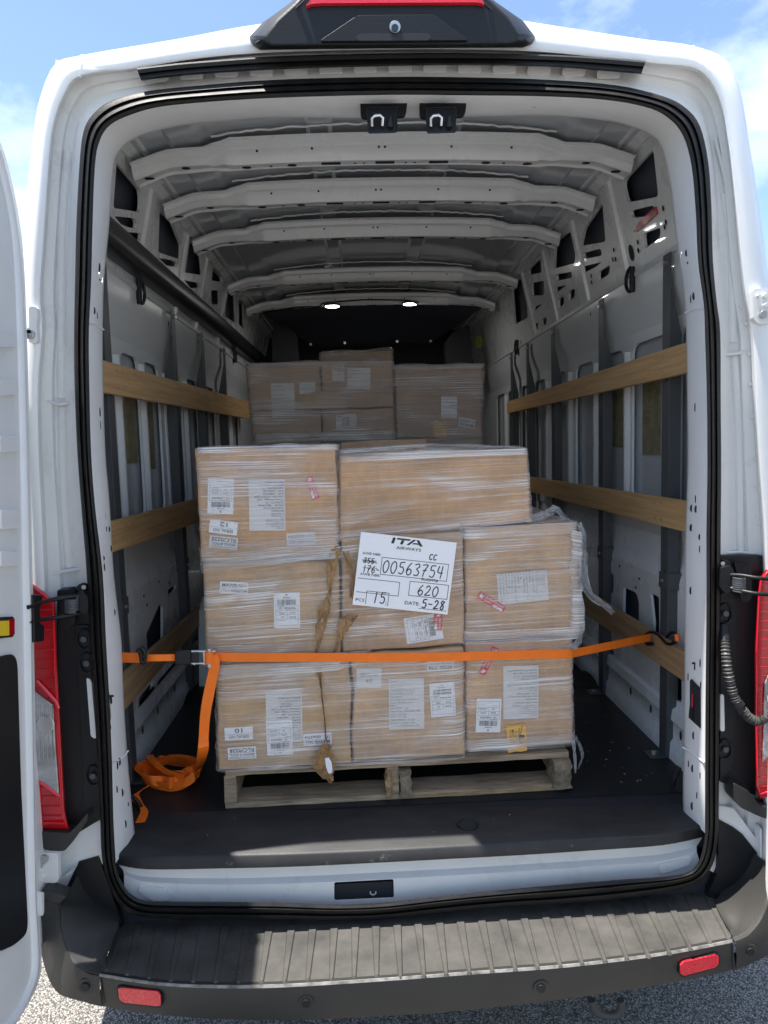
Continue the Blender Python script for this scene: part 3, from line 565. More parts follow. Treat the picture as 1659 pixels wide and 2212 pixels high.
# ---- roof skin, cant rails and bows
def zr(x, zc, drop, w=.84): return zc - drop * (abs(x) / w) ** 2.3
xs = [i / 60 * .86 for i in range(-60, 61)]
mb = MB(); cur = []
for y in (.10, .5, 1, 1.5, 2, 3, YB):
    cur.append([V((x, y, zr(x, 2.795, .085) - (.009 if abs(abs(x) - .215) < .03 or abs(abs(x) - .645) < .05 else 0))) for x in xs])
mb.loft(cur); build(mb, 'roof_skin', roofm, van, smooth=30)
for s in (1, -1):
    mb = MB(); P = lambda x, z: [V((s * x, y, z)) for y in (.12, 1.5, 3, YB)]
    mb.loft([P(.852, 2.715), P(.846, 2.702), P(.832, 2.698), P(.80, 2.722), P(.785, 2.718), P(.768, 2.730), P(.76, 2.735)]); build(mb, 'cant_rail', inner, van, smooth=35)
def bow(yc, zc, idx, w=1., lamp=False, m=inner):
    zb = lambda x: zc - .032 * (abs(x) / .8) ** 2.2
    secs = []; N = 56
    for i in range(N + 1):
        x = -.828 + 1.656 * i / N; z = zb(x); ax = abs(x)
        deep = .012 if ax < .56 else .0                       # centre channel is a little deeper than the end brackets
        if .53 < ax < .58: deep = .006
        if ax > .72: z -= (ax - .72) * .28
        wd = .043 * w * (1.15 if ax < .56 else .95) * (1 + .06 * math.sin(ax * 40) * (ax > .5)); hh = .054 if ax < .53 else .036 if ax > .58 else .045
        secs.append([V((x, yc - wd - .030, z + hh + .003)), V((x, yc - wd - .008, z + hh)), V((x, yc - wd - .004, z + hh - .016)), V((x, yc - wd + .004, z + hh - .022)), V((x, yc - wd + .008, z + .008)), V((x, yc - wd + .018, z - deep)), V((x, yc - .002, z - deep)), V((x, yc + .004, z + .006)), V((x, yc + wd - .012, z + .008)), V((x, yc + wd - .004, z + .001)), V((x, yc + wd + .002, z + .006)), V((x, yc + wd + .008, z + .05))])
    mb = MB(); mb.loft(secs); b = build(mb, 'roof_bow', m, van, smooth=35)
    d = lambda x: .012 if abs(x) < .56 else 0
    for x, rx in ((-.66, .014), (-.46, .016), (-.38, .005), (-.31, .016), (-.18, .0), (-.10, .004), (-.07, .004), (0, 0), (.07, .004), (.10, .004), (.18, 0), (.34, .016), (.40, .005), (.48, .016), (.68, .014)):
        zz = zb(x) - d(x) - .0015 - ((abs(x) - .72) * .28 if abs(x) > .72 else 0)
        if rx: slot(V((x, yc - .012, zz)), rx, .009 if rx > .01 else .004, (0, 0, -1), parent=b)
        else:
            t = MB(); t.box((x - .032, yc - .022, zz - .0005), (x + .032, yc - .004, zz + .001)); build(t, 'bow_slot', dark, b)
    for x in (-.70, -.68, -.42, -.24, -.02, .0, .22, .42, .68, .70):
        wd = .043 * w * (1.15 if abs(x) < .56 else .95); slot(V((x, yc - wd + .0045, zb(x) + .024)), .004, .004, (0, -1, -.15), parent=b)
    for s in (1, -1):
        slot(V((s * .787, yc - .01, zb(.787) - .0215)), .022, .010, (0, 0, -1), parent=b)
    # sealant bead along the rear flange
    sp = []
    for i in range(60):
        x = -.56 + 1.12 * i / 59; sp.append(V((x, yc - .085 * w + random.uniform(-.003, .003), zr(x, 2.786, .085) - .004 + random.uniform(-.003, .002))))
    t = MB(); t.tube(sp, .0035, 6); build(t, 'sealant_bead', cardg if 0 else inner, b, smooth=60)
    return b
BY = [(.68, 2.70), (1.07, 2.70), (1.54, 2.70), (2.40, 2.70), (3.07, 2.70)]
for i, (y, z) in enumerate(BY): last = bow(y, z, i, 1. if i < 4 else .9)
for x, y in ((718, 663), (886, 658)):
    c = onY(x, y, 3.02); t = MB(); t.disc(V((c.x, c.y - .02, c.z)), (0, 0, 1), .045, .012, 20, .055); lp = build(t, 'ceiling_lamp', bplast, van, bevel=.003)
    t = MB(); t.disc(V((c.x, c.y - .02, c.z - .004)), (0, 0, 1), .036, .006, 20, .046); build(t, 'lamp_lens', ledm, lp)
    la = bpy.data.lights.new('ceiling_lamp_light', 'AREA'); la.shape = 'DISK'; la.size = .07; la.energy = .6; la.color = (1, .97, .93)
    lo_ = bpy.data.objects.new('ceiling_lamp_light', la); COL.objects.link(lo_); lo_.location = (c.x, c.y - .02, c.z - .012); lo_.parent = lp
t = MB(); t.tube(cr_spline([onY(x, y, 2.93) for x, y in [(560,690),(572,676),(640,664),(690,662),(700,655),(780,648),(850,648),(885,650),(905,660)]], 4), .005, 6); build(t, 'lamp_cable', bplast, van)
# ---- cab end: headliner shelf, and an added wall coloured as the cab's darkness
mb = MB(); mb.box((-1., YB, .7), (1., YB + .02, 2.86)); build(mb, 'cab_dark_wall', mat('cab_darkness', (.02, .022, .03), .8), van)
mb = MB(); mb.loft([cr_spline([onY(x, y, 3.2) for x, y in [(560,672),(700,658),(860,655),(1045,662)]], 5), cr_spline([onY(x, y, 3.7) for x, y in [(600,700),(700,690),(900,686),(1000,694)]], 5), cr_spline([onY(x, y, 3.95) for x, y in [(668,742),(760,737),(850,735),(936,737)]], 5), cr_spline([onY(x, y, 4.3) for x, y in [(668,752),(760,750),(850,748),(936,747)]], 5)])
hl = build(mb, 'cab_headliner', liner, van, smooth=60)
for x, y in ((671,744),(745,741),(858,738),(930,737)):
    t = MB(); t.disc(onY(x, y, 3.9), (0, -1, 0), .010, .01); build(t, 'clip', zinc, hl)
for pts in ([(585,715),(612,700),(640,720),(648,800),(590,800)], [(960,740),(985,712),(1015,700),(1022,800),(965,800)]):
    t = MB(); t.prism(rnd([onY(x, y, 3.6) for x, y in pts], .03), (0, .1, 0)); build(t, 'cab_pillar_trim', dark, van, bevel=.01)
# ---- long black bolster on the left wall
a = onX(236, 508, -.885); b_ = onX(556, 772, -.885)
pr = [(-.045, -.052), (.018, -.056), (.040, -.030), (.042, .02), (.022, .048), (-.045, .052)]
mb = MB(); mb.loft([[V((-.885 + dx, y, a.z + (b_.z - a.z) * (y - a.y) / (b_.y - a.y) + dz)) for dx, dz in rnd([V((p[0], p[1], 0)) for p in pr], .015, 3) for dx, dz in [(0, 0)]] if 0 else [V((-.885 + q.x, y, a.z + (b_.z - a.z) * (y - a.y) / (b_.y - a.y) + q.y)) for q in rnd([V((p[0], p[1], 0)) for p in pr], .02, 3)] for y in [.14 + i * .2 for i in range(21)]], closed=True, cap=True)
build(mb, 'padded_side_rail', mat('black_vinyl', (.02, .022, .026), .35, bump=(20, .1, .004)), van, smooth=50)
# ---- tie-down rings
def ring(px, py, s, rr=.034, flip=1):
    c = onX(px, py, s * .905)
    t = MB(); pts = [c + V((-s * .006, flip * (-.018), k)) for k in (-.045, 0, .045)]; t.tube(pts, .010, 10); r0 = build(t, 'tie_down_ring', bplast, van, smooth=60)
    t = MB(); t.tube([c + V((-s * .012, flip * (-.018 + .045 * math.sin(q)), -.042 * math.cos(q))) for q in [math.pi * k / 12 for k in range(13)]], .0065, 8); build(t, 'ring_bow', bplast, r0, smooth=60)
    t = MB(); t.disc(c + V((0, flip * .002, 0)), (-s, 0, 0), .010, .012, 6); build(t, 'bolt', zinc, r0)
ring(300, 632, -1, flip=1); ring(1365, 606, 1, flip=1); ring(505, 769, -1); ring(1118, 751, 1)
# ---- grey steel posts
XP = {1: .888, -1: -.888}
def post(s, xpx, ymid, ytop, foot=True):
    X = XP[s]; y = onX(xpx, ymid, X).y; zt = onX(xpx, ytop, X).z; w = .058
    e = empty('post', (X, y, ZF)) if 0 else None
    t = MB(); t.box((X, y, ZF + .002), (X + s * .004, y + w, zt)); p = build(t, 'steel_post', steel, van, bevel=.0015)
    t = MB(); zz = zt - .10; q = [V((X + s * .0045, y + .003, ZF + .003)), V((X + s * .040, y + .003, ZF + .003)), V((X + s * .040, y + .003, zz - .16)), V((X + s * .022, y + .003, zz - .08)), V((X + s * .0045, y + .003, zz))]
    t.prism(q, (0, w - .006, 0)); build(t, 'post_channel', steel, p, bevel=.001)
    t = MB(); t.disc(V((X, y + w * .5, zt - .03)), (-s, 0, 0), .008, .012, 6); build(t, 'bolt', zinc, p)
    t = MB(); t.box((X - s * .055, y + .0, ZF + .002), (X - s * .001, y + w, ZF + .006)); build(t, 'foot_plate', steel, p)
    t = MB(); t.disc(V((X - s * .03, y + .03, ZF + .006)), (0, 0, 1), .010, .008, 6); build(t, 'foot_bolt', zinc, p)
    for z in (1.3, 1.5, 1.93):
        slot(V((X - s * .0008, y + .02, z)), .003, .006, (-s, 0, 0), parent=p)
    return p, X, y, w
zc_ = onX(1443, 1262, .885).z
for s, xpx, ym, yt in ((1,1443,1200,546), (1,1303,1000,643), (1,1198,900,703), (1,1143,900,739), (1,1108,900,760), (-1,268,1405,566), (-1,382,900,676), (-1,441,850,722), (-1,487,850,754)):
    p, X, y, w = post(s, xpx, ym, yt)
    z0 = 1.27 if s > 0 else 1.25
    t = MB(); t.box((X - s * .004, y - .004, z0 - .028), (X, y + w + .004, z0 + .028)); t.box((X, y - .008, z0 - .028), (X + s * .075, y - .004, z0 + .028)); build(t, 'post_clamp', steel, p, bevel=.002)
    t = MB(); t.disc(V((X - s * .004, y + w * .5, z0)), (-s, 0, 0), .006, .006, 6); build(t, 'bolt', zinc, p)
# ---- wooden slats
def slatq(tn, tf, bf, bn, X, s, m, th=.019):
    # near/far corners given as picture points on the plane X
    A, B, C_, D_ = (onX(*q, X) for q in (tn, tf, bf, bn))
    ext = lambda n, f: n + (n - f) * ((.15 - n.y) / (n.y - f.y))
    A2_, D2_ = ext(A, B), ext(D_, C_)
    zt = [A2_.z, B.z]; h = ((A2_.z - D2_.z) + (B.z - C_.z)) / 2
    zm0, zm1 = (A2_.z + D2_.z) / 2, (B.z + C_.z) / 2; zm0 = (zm0 * .7 + zm1 * .3); 
    zA = (A2_.z + D2_.z) / 2; h0 = A2_.z - D2_.z; h1 = B.z - C_.z
    mb = MB(); n = 10; cs = []
    for i in range(n + 1):
        t = i / n; y = .15 + (B.y - .15) * t; zt_ = A2_.z * (1 - t) + B.z * t; zb_ = D2_.z * (1 - t) + C_.z * t
        cs.append([V((X, y, zb_)), V((X, y, zt_)), V((X + s * th, y, zt_)), V((X + s * th, y, zb_))])
    mb.loft(cs, closed=True, cap=True); o = build(mb, 'wooden_slat', m, van, bevel=.002)
    for y in (.48, .53, 1.25, 1.3, 2.05):
        if y < B.y:
            t = (y - .15) / (B.y - .15)
            for k in (.22, .78):
                z = (A2_.z * (1 - t) + B.z * t) * k + (D2_.z * (1 - t) + C_.z * t) * (1 - k) ; u = MB(); u.disc(V((X - s * .0005, y, z)), (-s, 0, 0), .004, .001, 8); build(u, 'screw', zinc, o)
    return o
slatq((1485,738), (1095,868), (1095,893), (1485,805), .866, 1, slat_m)
slatq((1480,1082), (1143,1030), (1143,1062), (1480,1150), .866, 1, slat_m)
slatq((1478,1409), (1254,1270), (1254,1320), (1478,1473), .866, 1, knot_m)
slatq((220,777), (540,868), (540,905), (227,848), -.866, -1, slat_m)
slatq((245,1126), (425,1078), (425,1130), (248,1192), -.866, -1, slat_m)
slatq((266,1462), (433,1310), (433,1350), (271,1533), -.866, -1, knot_m)
# ---- wheel house boxes at the wall feet
for s, y0, y1 in ((1, 1.45, 2.4), (-1, 1.35, 2.4)):
    mb = MB(); w = .2; mb.loft([[V((s * .87, y0, .66)), V((s * .87, y0 + .06, 1.02)), V((s * .87, y0 + .16, 1.06)), V((s * .87, y1 - .16, 1.06)), V((s * .87, y1, .66))], [V((s * (.87 - w), y0 + .01, .70)), V((s * (.87 - w + .01), y0 + .07, 1.0)), V((s * (.87 - w + .02), y0 + .17, 1.04)), V((s * (.87 - w + .02), y1 - .17, 1.04)), V((s * (.87 - w), y1 - .01, .70))], [V((s * (.87 - w), y0 + .03, .70))] * 2 + [V((s * (.87 - w), y0 + .4, .70))] + [V((s * (.87 - w), y1 - .05, .70))] * 2])
    build(mb, 'wheel_arch', inner, van, smooth=40, bevel=.01)
# ---- black loops of cable near the feet
for pts, X in (([(1465,1655),(1450,1690),(1452,1712),(1470,1720)], .84), ([(285,1720),(300,1738),(304,1770),(292,1790)], -.80)):
    for k in range(2):
        t = MB(); t.tube(cr_spline([onY(x + k * 4, y + k * 3, .30 - k * .01) for x, y in pts], 5), .006, 7); build(t, 'cable_loop', bplast, van, smooth=60)

# ---- bumper
ZS = .470
fr = cr_spline([V2(p) for p in [(215,2106),(280,2117),(350,2126),(450,2131),(600,2130),(830,2116),(1030,2101),(1230,2086),(1430,2061),(1582,2033)]], 5)
Fe = [onZ(p.x, p.y, ZS) for p in fr]
bf = cr_spline([V2(p) for p in [(220,2173),(280,2184),(350,2192),(450,2200),(600,2204),(830,2195),(1030,2180),(1230,2157),(1430,2127),(1590,2094)]], 5)
Be = [onY(p.x, p.y, q.y + .012) for p, q in zip(bf, Fe)]
bl = [onZ(p.x, p.y, ZS) for p in cr_spline([V2(p) for p in [(262,1990),(330,1992),(400,1996),(500,1996),(640,1996),(830,1990),(1030,1974),(1230,1958),(1430,1938),(1552,1912)]], 5)]
bk2 = [V((p.x, .06, ZS + .004)) for p in bl]
bump = MB(); bump.loft([bk2, bl, [lerp(a, b, .93) for a, b in zip(bl, Fe)]]); bst = build(bump, 'bumper_step', step_m, van, smooth=40)
mb = MB(); rnd_edge = [V((p.x, p.y - .000, p.z - .006)) for p in Fe]
mb.loft([[lerp(a, b, .93) for a, b in zip(bl, Fe)], [lerp(a, b, .985) + V((0, 0, .0015)) for a, b in zip(bl, Fe)], rnd_edge, Be, [p + V((0, .05, -.012)) for p in Be], [p + V((0, .30, -.01)) for p in Be]]); bfa = build(mb, 'bumper_face', bump_m, van, smooth=45)
# ribs: tapered raised strips on the step
RB = [((262,2000),(230,2095)),((302,2000),(275,2105)),((345,2002),(322,2112)),((392,2003),(369,2118)),((440,2003),(417,2120)),((487,2003),(466,2121)),((535,2003),(515,2121)),((582,2002),(565,2120)),((630,2001),(615,2119)),
      ((676,2000),(665,2116)),((722,2000),(716,2114)),((768,1999),(765,2110)),((812,1998),(814,2107)),((858,1996),(865,2110)),((903,1994),(916,2109)),((949,1991),(964,2106)),((994,1989),(1014,2102)),((1040,1987),(1063,2098)),((1086,1984),(1113,2094)),
      ((1130,1976),(1161,2090)),((1175,1970),(1210,2086)),((1220,1964),(1257,2082)),((1265,1960),(1307,2077)),((1310,1954),(1354,2072)),((1352,1950),(1401,2067)),((1396,1944),(1446,2060)),((1440,1938),(1491,2050)),((1484,1932),(1534,2038)),((1524,1926),(1574,2027))]
for (a, b) in RB:
    A = onZ(*a, ZS); B = onZ(*b, ZS); d = (B - A).normalized(); w = V((-d.y, d.x, 0)); r0, r1 = .0125, .0065; z = V((0, 0, .0005))
    e = [B + d * r1 * math.sin(q) + w * r1 * math.cos(q) for q in [math.pi * k / 6 for k in range(7)]]
    base = [A + w * r0] + e + [A - w * r0]; topc_ = [lerp(p, (A + B) / 2, .0) + V((0, 0, .0045)) for p in [A + w * (r0 - .003)] + [B + d * (r1 - .003) * math.sin(q) + w * (r1 - .003) * math.cos(q) for q in [math.pi * k / 6 for k in range(7)]] + [A - w * (r0 - .003)]]
    t = MB(); t.loft([[p - z for p in base], topc_], closed=True); t.f.append(tuple(range(len(t.v) - len(topc_), len(t.v)))); build(t, 'step_rib', step_m, bst, smooth=50)
def corner(c1, botm, c2, inn):
    A_ = cr_spline([onY(x, y, Y) for x, y, Y in c1], 5); Bm = cr_spline([onY(x, y, Y) for x, y, Y in botm], 5)
    C = cr_spline([onY(x, y, Y) for x, y, Y in c2], 5); In = cr_spline([onY(x, y, Y) for x, y, Y in inn], 5)
    mb = MB(); mb.loft([[lerp(c, b, -.02) + V((0, .012, 0)) for c, b in zip(A_, Bm)], A_, [lerp(c, b, .06) + V((0, -.002, 0)) for c, b in zip(A_, Bm)], [lerp(c, b, .5) + V((0, -.005, 0)) for c, b in zip(A_, Bm)], Bm, [p + V((0, .06, -.01)) for p in Bm]])
    o = build(mb, 'bumper_corner', bump_m, van, smooth=60)
    mb = MB(); mb.loft([[p + V((0, .004, -.004)) for p in C], C, [lerp(c, i, .08) + V((0, .001, 0)) for c, i in zip(C, In)], [lerp(c, i, .35) + V((0, .016, -.006)) for c, i in zip(C, In)], [lerp(c, i, .7) + V((0, .016, -.008)) for c, i in zip(C, In)], In])
    build(mb, 'bumper_scoop', bump_m, o, smooth=60)
Yf = Fe[0].y; Yg = Fe[-1].y
corner([(216,2108,Yf),(198,2106,Yf+.002),(181,2098,Yf+.006),(158,2079,Yf+.015),(145,2055,Yf+.028),(131,2007,Yf+.05),(126,1958,Yf+.08),(92,1945,Yf+.085)],
       [(220,2174,Yf+.012),(200,2170,Yf+.013),(180,2164,Yf+.015),(150,2156,Yf+.02),(125,2145,Yf+.032),(104,2112,Yf+.055),(86,2050,Yf+.085),(70,2000,Yf+.10)],
       [(216,2107,Yf+.001),(181,2097,Yf+.007),(158,2078,Yf+.016),(145,2055,Yf+.029),(131,2007,Yf+.051),(126,1958,Yf+.081),(143,1936,Yf+.12),(168,1890,Yf+.17),(199,1853,Yf+.20)],
       [(226,2085,Yf+.012),(233,2060,Yf+.04),(243,2032,Yf+.07),(254,2008,Yf+.10),(256,1990,Yf+.13),(250,1972,Yf+.16),(238,1945,Yf+.19),(226,1905,Yf+.21),(214,1858,Yf+.215)])
t = MB(); t.prism([onY(x, y, Yf + .085) for x, y in [(92,1945),(126,1958),(144,1937),(97,1922),(88,1925)]], (0, .04, .0)); build(t, 'corner_cap', bump_m, van, bevel=.004)
corner([(1588,2033,Yg),(1606,2026,Yg+.002),(1621,2016,Yg+.006),(1643,1989,Yg+.02),(1659,1953,Yg+.04),(1672,1910,Yg+.07),(1676,1880,Yg+.09),(1690,1860,Yg+.1)],
       [(1590,2095,Yg+.012),(1610,2087,Yg+.013),(1628,2079,Yg+.015),(1650,2068,Yg+.022),(1680,2050,Yg+.04),(1705,2000,Yg+.065),(1715,1950,Yg+.09),(1720,1900,Yg+.1)],
       [(1590,2032,Yg+.001),(1621,2015,Yg+.007),(1643,1988,Yg+.021),(1659,1952,Yg+.041),(1672,1909,Yg+.071),(1676,1882,Yg+.09),(1659,1866,Yg+.12),(1628,1841,Yg+.17),(1582,1796,Yg+.20)],
       [(1584,2024,Yg+.008),(1568,1998,Yg+.05),(1554,1972,Yg+.09),(1546,1950,Yg+.13),(1556,1930,Yg+.16),(1568,1906,Yg+.19),(1574,1867,Yg+.21),(1574,1830,Yg+.215),(1572,1799,Yg+.215)])
for x, y, r in ((186,2128,.020), (662,2163,.019), (1168,2131,.019), (1618,2052,.019)):
    i = min(range(len(Fe)), key=lambda k: abs(fr[k].x - x)); Y = Fe[i].y + .006 - (.008 if x < 200 or x > 1600 else 0) 
    c = onY(x, y, Y + (.008 if x < 200 else .01 if x > 1600 else 0)); t = MB(); t.disc(c, (0, -1, 0), r, .005, 24); se = build(t, 'parking_sensor', bump_m, van, bevel=.002)
    t = MB(); t.disc(c + V((0, -.005, 0)), (0, -1, 0), r * .55, .004, 20); build(t, 'sensor_cap', bplast, se, bevel=.0015)
for q in ([(255,2136),(264,2134),(340,2142),(347,2150),(347,2172),(340,2174),(266,2166),(257,2158)], [(1470,2085),(1478,2078),(1545,2063),(1553,2066),(1553,2082),(1546,2090),(1478,2108),(1470,2103)]):
    x = sum(p[0] for p in q) / len(q); i = min(range(len(Fe)), key=lambda k: abs(fr[k].x - x)); Y = Fe[i].y - .002
    dY = (Fe[min(i + 2, len(Fe) - 1)].y - Fe[max(i - 2, 0)].y) / (fr[min(i + 2, len(fr) - 1)].x - fr[max(i - 2, 0)].x)
    cx, cy = x, sum(p[1] for p in q) / len(q)
    t = MB(); t.prism(rnd([onY(cx + (a - cx) * 1.07, cy + (b - cy) * 1.18, Y + (a - x) * dY) for a, b in q], .004), (0, .012, 0)); fr_ = build(t, 'reflector_frame', bplast, van, bevel=.002)
    t = MB(); t.prism(rnd([onY(a, b, Y - .003 + (a - x) * dY) for a, b in q], .003), (0, .006, 0)); build(t, 'reflector', refl, fr_, bevel=.0015)
for x, y, Y in ((218,2110,Yf-.002),(1582,2036,Yg-.002)):
    t = MB(); t.tube([onY(x, y, Y), onY(x + 4, y + 62 , Y + .006)], .0018, 6); build(t, 'bumper_gap', dark, van)
# white body metal between bumper and seal, lower hinge, tow loop
for pts, Y in (([(120,1800),(222,1770),(222,1870),(205,1860),(140,1935),(120,1935)], .03), ([(1552,1740),(1585,1745),(1660,1845),(1700,1880),(1700,1940),(1620,1935),(1552,1880)], .03)):
    t = MB(); t.prism([onY(x, y, Y) for x, y in pts], (0, .02, 0)); build(t, 'lower_corner_panel', dwhite, van, bevel=.003)
for pts in ([(122,1962),(170,1862),(212,1850),(232,1905),(262,1990),(262,2050),(160,2070)], [(1552,1770),(1584,1787),(1604,1802),(1640,1848),(1650,1900),(1600,1960),(1540,1990),(1530,1930),(1552,1880)]):
    t = MB(); t.prism([onY(x, y, .025) for x, y in pts], (0, .02, 0)); build(t, 'bumper_inner_trim', bplast, van)
def hinge(pts, bolts, Y, name='door_hinge'):
    t = MB(); t.prism(rnd([onY(x, y, Y) for x, y in pts], .006), (0, .018, 0)); h = build(t, name, dwhite, van, bevel=.003)
    for x, y, r in bolts:
        t = MB(); t.disc(onY(x, y, Y - .0), (0, -1, 0), r, .010, 12); build(t, 'hinge_bolt', zinc if r > .009 else dwhite, h, bevel=.002)
hinge([(62,662),(79,663),(81,684),(79,700),(81,740),(62,741)], [(66,723,.012),(66,716,.007)], -.02)
hinge([(1626,624),(1659,623),(1666,700),(1640,700),(1628,690)], [(1646,680,.010),(1652,660,.006),(1650,640,.006),(1636,640,.004)], -.02)
hinge([(80,1842),(125,1843),(127,1900),(120,1908),(80,1905)], [(97,1853,.011),(86,1866,.011),(92,1892,.009)], -.03)
for pts in ([(88,1908),(125,1905),(160,1880),(146,1888),(120,1912)],):
    t = MB(); t.prism([onY(x, y, -.0) for x, y in pts], (0, .03, 0)); build(t, 'hinge_shelf', dwhite, van)
t = MB(); t.prism([onY(x, y, .01) for x, y in [(1642,1792),(1646,1790),(1648,1905),(1642,1908)]], (0, .03, 0)); build(t, 'hinge_flange', white, van)
t = MB(); t.tube(cr_spline([onY(x, y, .10) for x, y in [(1278,2160),(1284,2180),(1296,2190),(1318,2194),(1334,2190),(1342,2178),(1340,2160)]], 5), .0115, 10); build(t, 'towing_eye', mat('rusty_steel', (.10, .09, .08), .7, metal=.3), van, smooth=60)
t = MB(); t.box((-.9, .05, .40), (.9, 4.5, .55)); build(t, 'underbody', dark, van)
for s in (-1, 1):
    for y in (1.3, 4.3):
        t = MB(); ring_ = lambda x, r: [V((s * x, y + r * math.cos(q * math.pi / 16), .345 + r * math.sin(q * math.pi / 16))) for q in range(32)]
        t.loft([ring_(.72, .2), ring_(.72, .31), ring_(.74, .345), ring_(.92, .345), ring_(.94, .31), ring_(.94, .2)], closed=True, cap=True); wh = build(t, 'wheel', rubber, van, smooth=40)
        t = MB(); t.disc(V((s * .93, y, .345)), (s, 0, 0), .2, .015, 24); build(t, 'wheel_rim', zinc, wh)
# ---- tail lamps and their trims
def lamp(outer, clear, trim, Y):
    t = MB(); t.prism([onY(x, y, .02) for x, y in trim], (0, .04, 0)); tr = build(t, 'tail_lamp_trim', bplast, van, bevel=.004)
    t = MB(); o3 = [onY(x, y, .03) for x, y in outer]; cx = sum(p[0] for p in outer) / len(outer); cy = sum(p[1] for p in outer) / len(outer)
    o4 = [onY(x, y, Y + .01) for x, y in outer]; o5 = [onY(x + (cx - x) * .10, y + (cy - y) * .02, Y) for x, y in outer]
    t.loft([o3, o4, o5], closed=True); t.f.append(tuple(range(len(t.v) - len(o5), len(t.v)))); lm = build(t, 'tail_lamp', redl, van, smooth=40, bevel=.003)
    ins = [(x + (cx - x) * .22, y + (cy - y) * .05) for x, y in outer]
    t = MB(); t.tube([onY(x, y, Y - .0015) for x, y in ins], .0022, 6, closed=True); build(t, 'lens_outline', redl2, lm, smooth=60)
    ys = min(p[1] for p in outer); ye = max(p[1] for p in outer)
    for k in range(24):
        yy = ys + 30 + (ye - ys - 60) * k / 23; xs_ = []
        for i in range(len(ins)):
            a, b = ins[i - 1], ins[i]
            if (a[1] - yy) * (b[1] - yy) < 0: xs_.append(a[0] + (b[0] - a[0]) * (yy - a[1]) / (b[1] - a[1]))
        if len(xs_) == 2:
            t = MB(); t.tube([onY(min(xs_) + 4, yy, Y - .0005), onY(max(xs_) - 4, yy - 1, Y - .0005)], .0016, 5); build(t, 'lens_rib', redl, lm, smooth=60)
    t = MB(); t.prism([onY(x, y, Y - .001) for x, y in clear], (0, -.005, 0)); clo = build(t, 'clear_lens', clearl, lm, bevel=.002)
    xc = sum(p[0] for p in clear) / len(clear); yc_ = sum(p[1] for p in clear) / len(clear)
    for dx in (-14, -5, 4, 13):
        t = MB(); t.tube([onY(xc + dx + 8, yc_ - 62, Y - .0068), onY(xc + dx + 8, yc_ + 55, Y - .0068)], .0013, 5); build(t, 'lens_flute', chrome, clo)
    t = MB(); t.disc(onY(xc + 8, yc_ - 20, Y - .0055), (0, -1, 0), .022, .003, 20); build(t, 'bulb_reflector', chrome, clo, bevel=.001)
    return lm
l1 = lamp([(45,1245),(68,1258),(99,1280),(119,1297),(122,1360),(124,1438),(132,1571),(142,1756),(151,1793),(88,1792),(70,1600),(45,1500)], [(60,1478),(71,1488),(116,1522),(121,1604),(129,1716),(81,1682),(66,1600)],
     [(122,1275),(190,1270),(196,1400),(205,1500),(216,1700),(218,1770),(150,1812),(120,1770)], -.012)
lamp([(1690,1212),(1659,1225),(1642,1245),(1637,1275),(1630,1400),(1629,1560),(1632,1660),(1631,1700),(1640,1728),(1690,1715)], [(1690,1420),(1659,1455),(1650,1476),(1648,1560),(1646,1645),(1690,1600)],
     [(1556,1200),(1650,1200),(1640,1500),(1634,1720),(1556,1690)], -.012)
for pl in ([(80,1470),(122,1516),(127,1530)], [(129,1720),(86,1688)]):
    t = MB(); t.tube([onY(x, y, -.018) for x, y in pl], .004, 6); build(t, 'lens_divider', redl2, l1)
# trim strips with round bosses beside the lamps
def trimbar(poly, bosses, strip, name='pillar_trim'):
    t = MB(); t.prism(rnd([onY(x, y, .012) for x, y in poly], .01), (0, .03, 0)); tb = build(t, name, bplast, van, bevel=.004)
    for x, y in bosses:
        t = MB(); c = onY(x, y, .010); t.tube([c + V((.018 * math.cos(q * math.pi / 10), -.001, .026 * math.sin(q * math.pi / 10))) for q in range(20)], .003, 6, closed=True); build(t, 'boss_rim', bplast, tb, smooth=60)
        t = MB(); t.disc(c + V((0, -.001, 0)), (0, -1, 0), .008, .006, 10); build(t, 'screw', steel, tb, bevel=.001)
    t = MB(); t.prism(rnd([onY(x, y, .008) for x, y in strip], .008), (0, .01, 0)); build(t, 'white_strip', dwhite, tb, bevel=.002)
trimbar([(163,1350),(192,1350),(200,1500),(212,1640),(217,1770),(183,1770),(178,1640),(170,1500)], [(182,1380),(188,1432),(202,1675)], [(186,1463),(197,1470),(208,1597),(196,1592)])
trimbar([(1557,1280),(1588,1280),(1590,1500),(1585,1650),(1556,1690)], [(1566,1325),(1566,1618)], [(1556,1500),(1564,1500),(1566,1580),(1556,1580)])
# brackets below the lamps
t = MB(); t.prism(rnd([onY(x, y, -.02) for x, y in [(80,1796),(150,1800),(165,1785),(190,1755),(190,1770),(160,1815),(140,1838),(115,1840),(80,1828)]], .006), (0, .05, 0)); build(t, 'lamp_bracket', bump_m, van, bevel=.004)
t = MB(); t.prism(rnd([onY(x, y, -.02) for x, y in [(1586,1692),(1620,1712),(1640,1740),(1690,1750),(1690,1775),(1645,1766),(1600,1745),(1586,1728)]], .006), (0, .05, 0)); build(t, 'lamp_bracket', bump_m, van, bevel=.004)
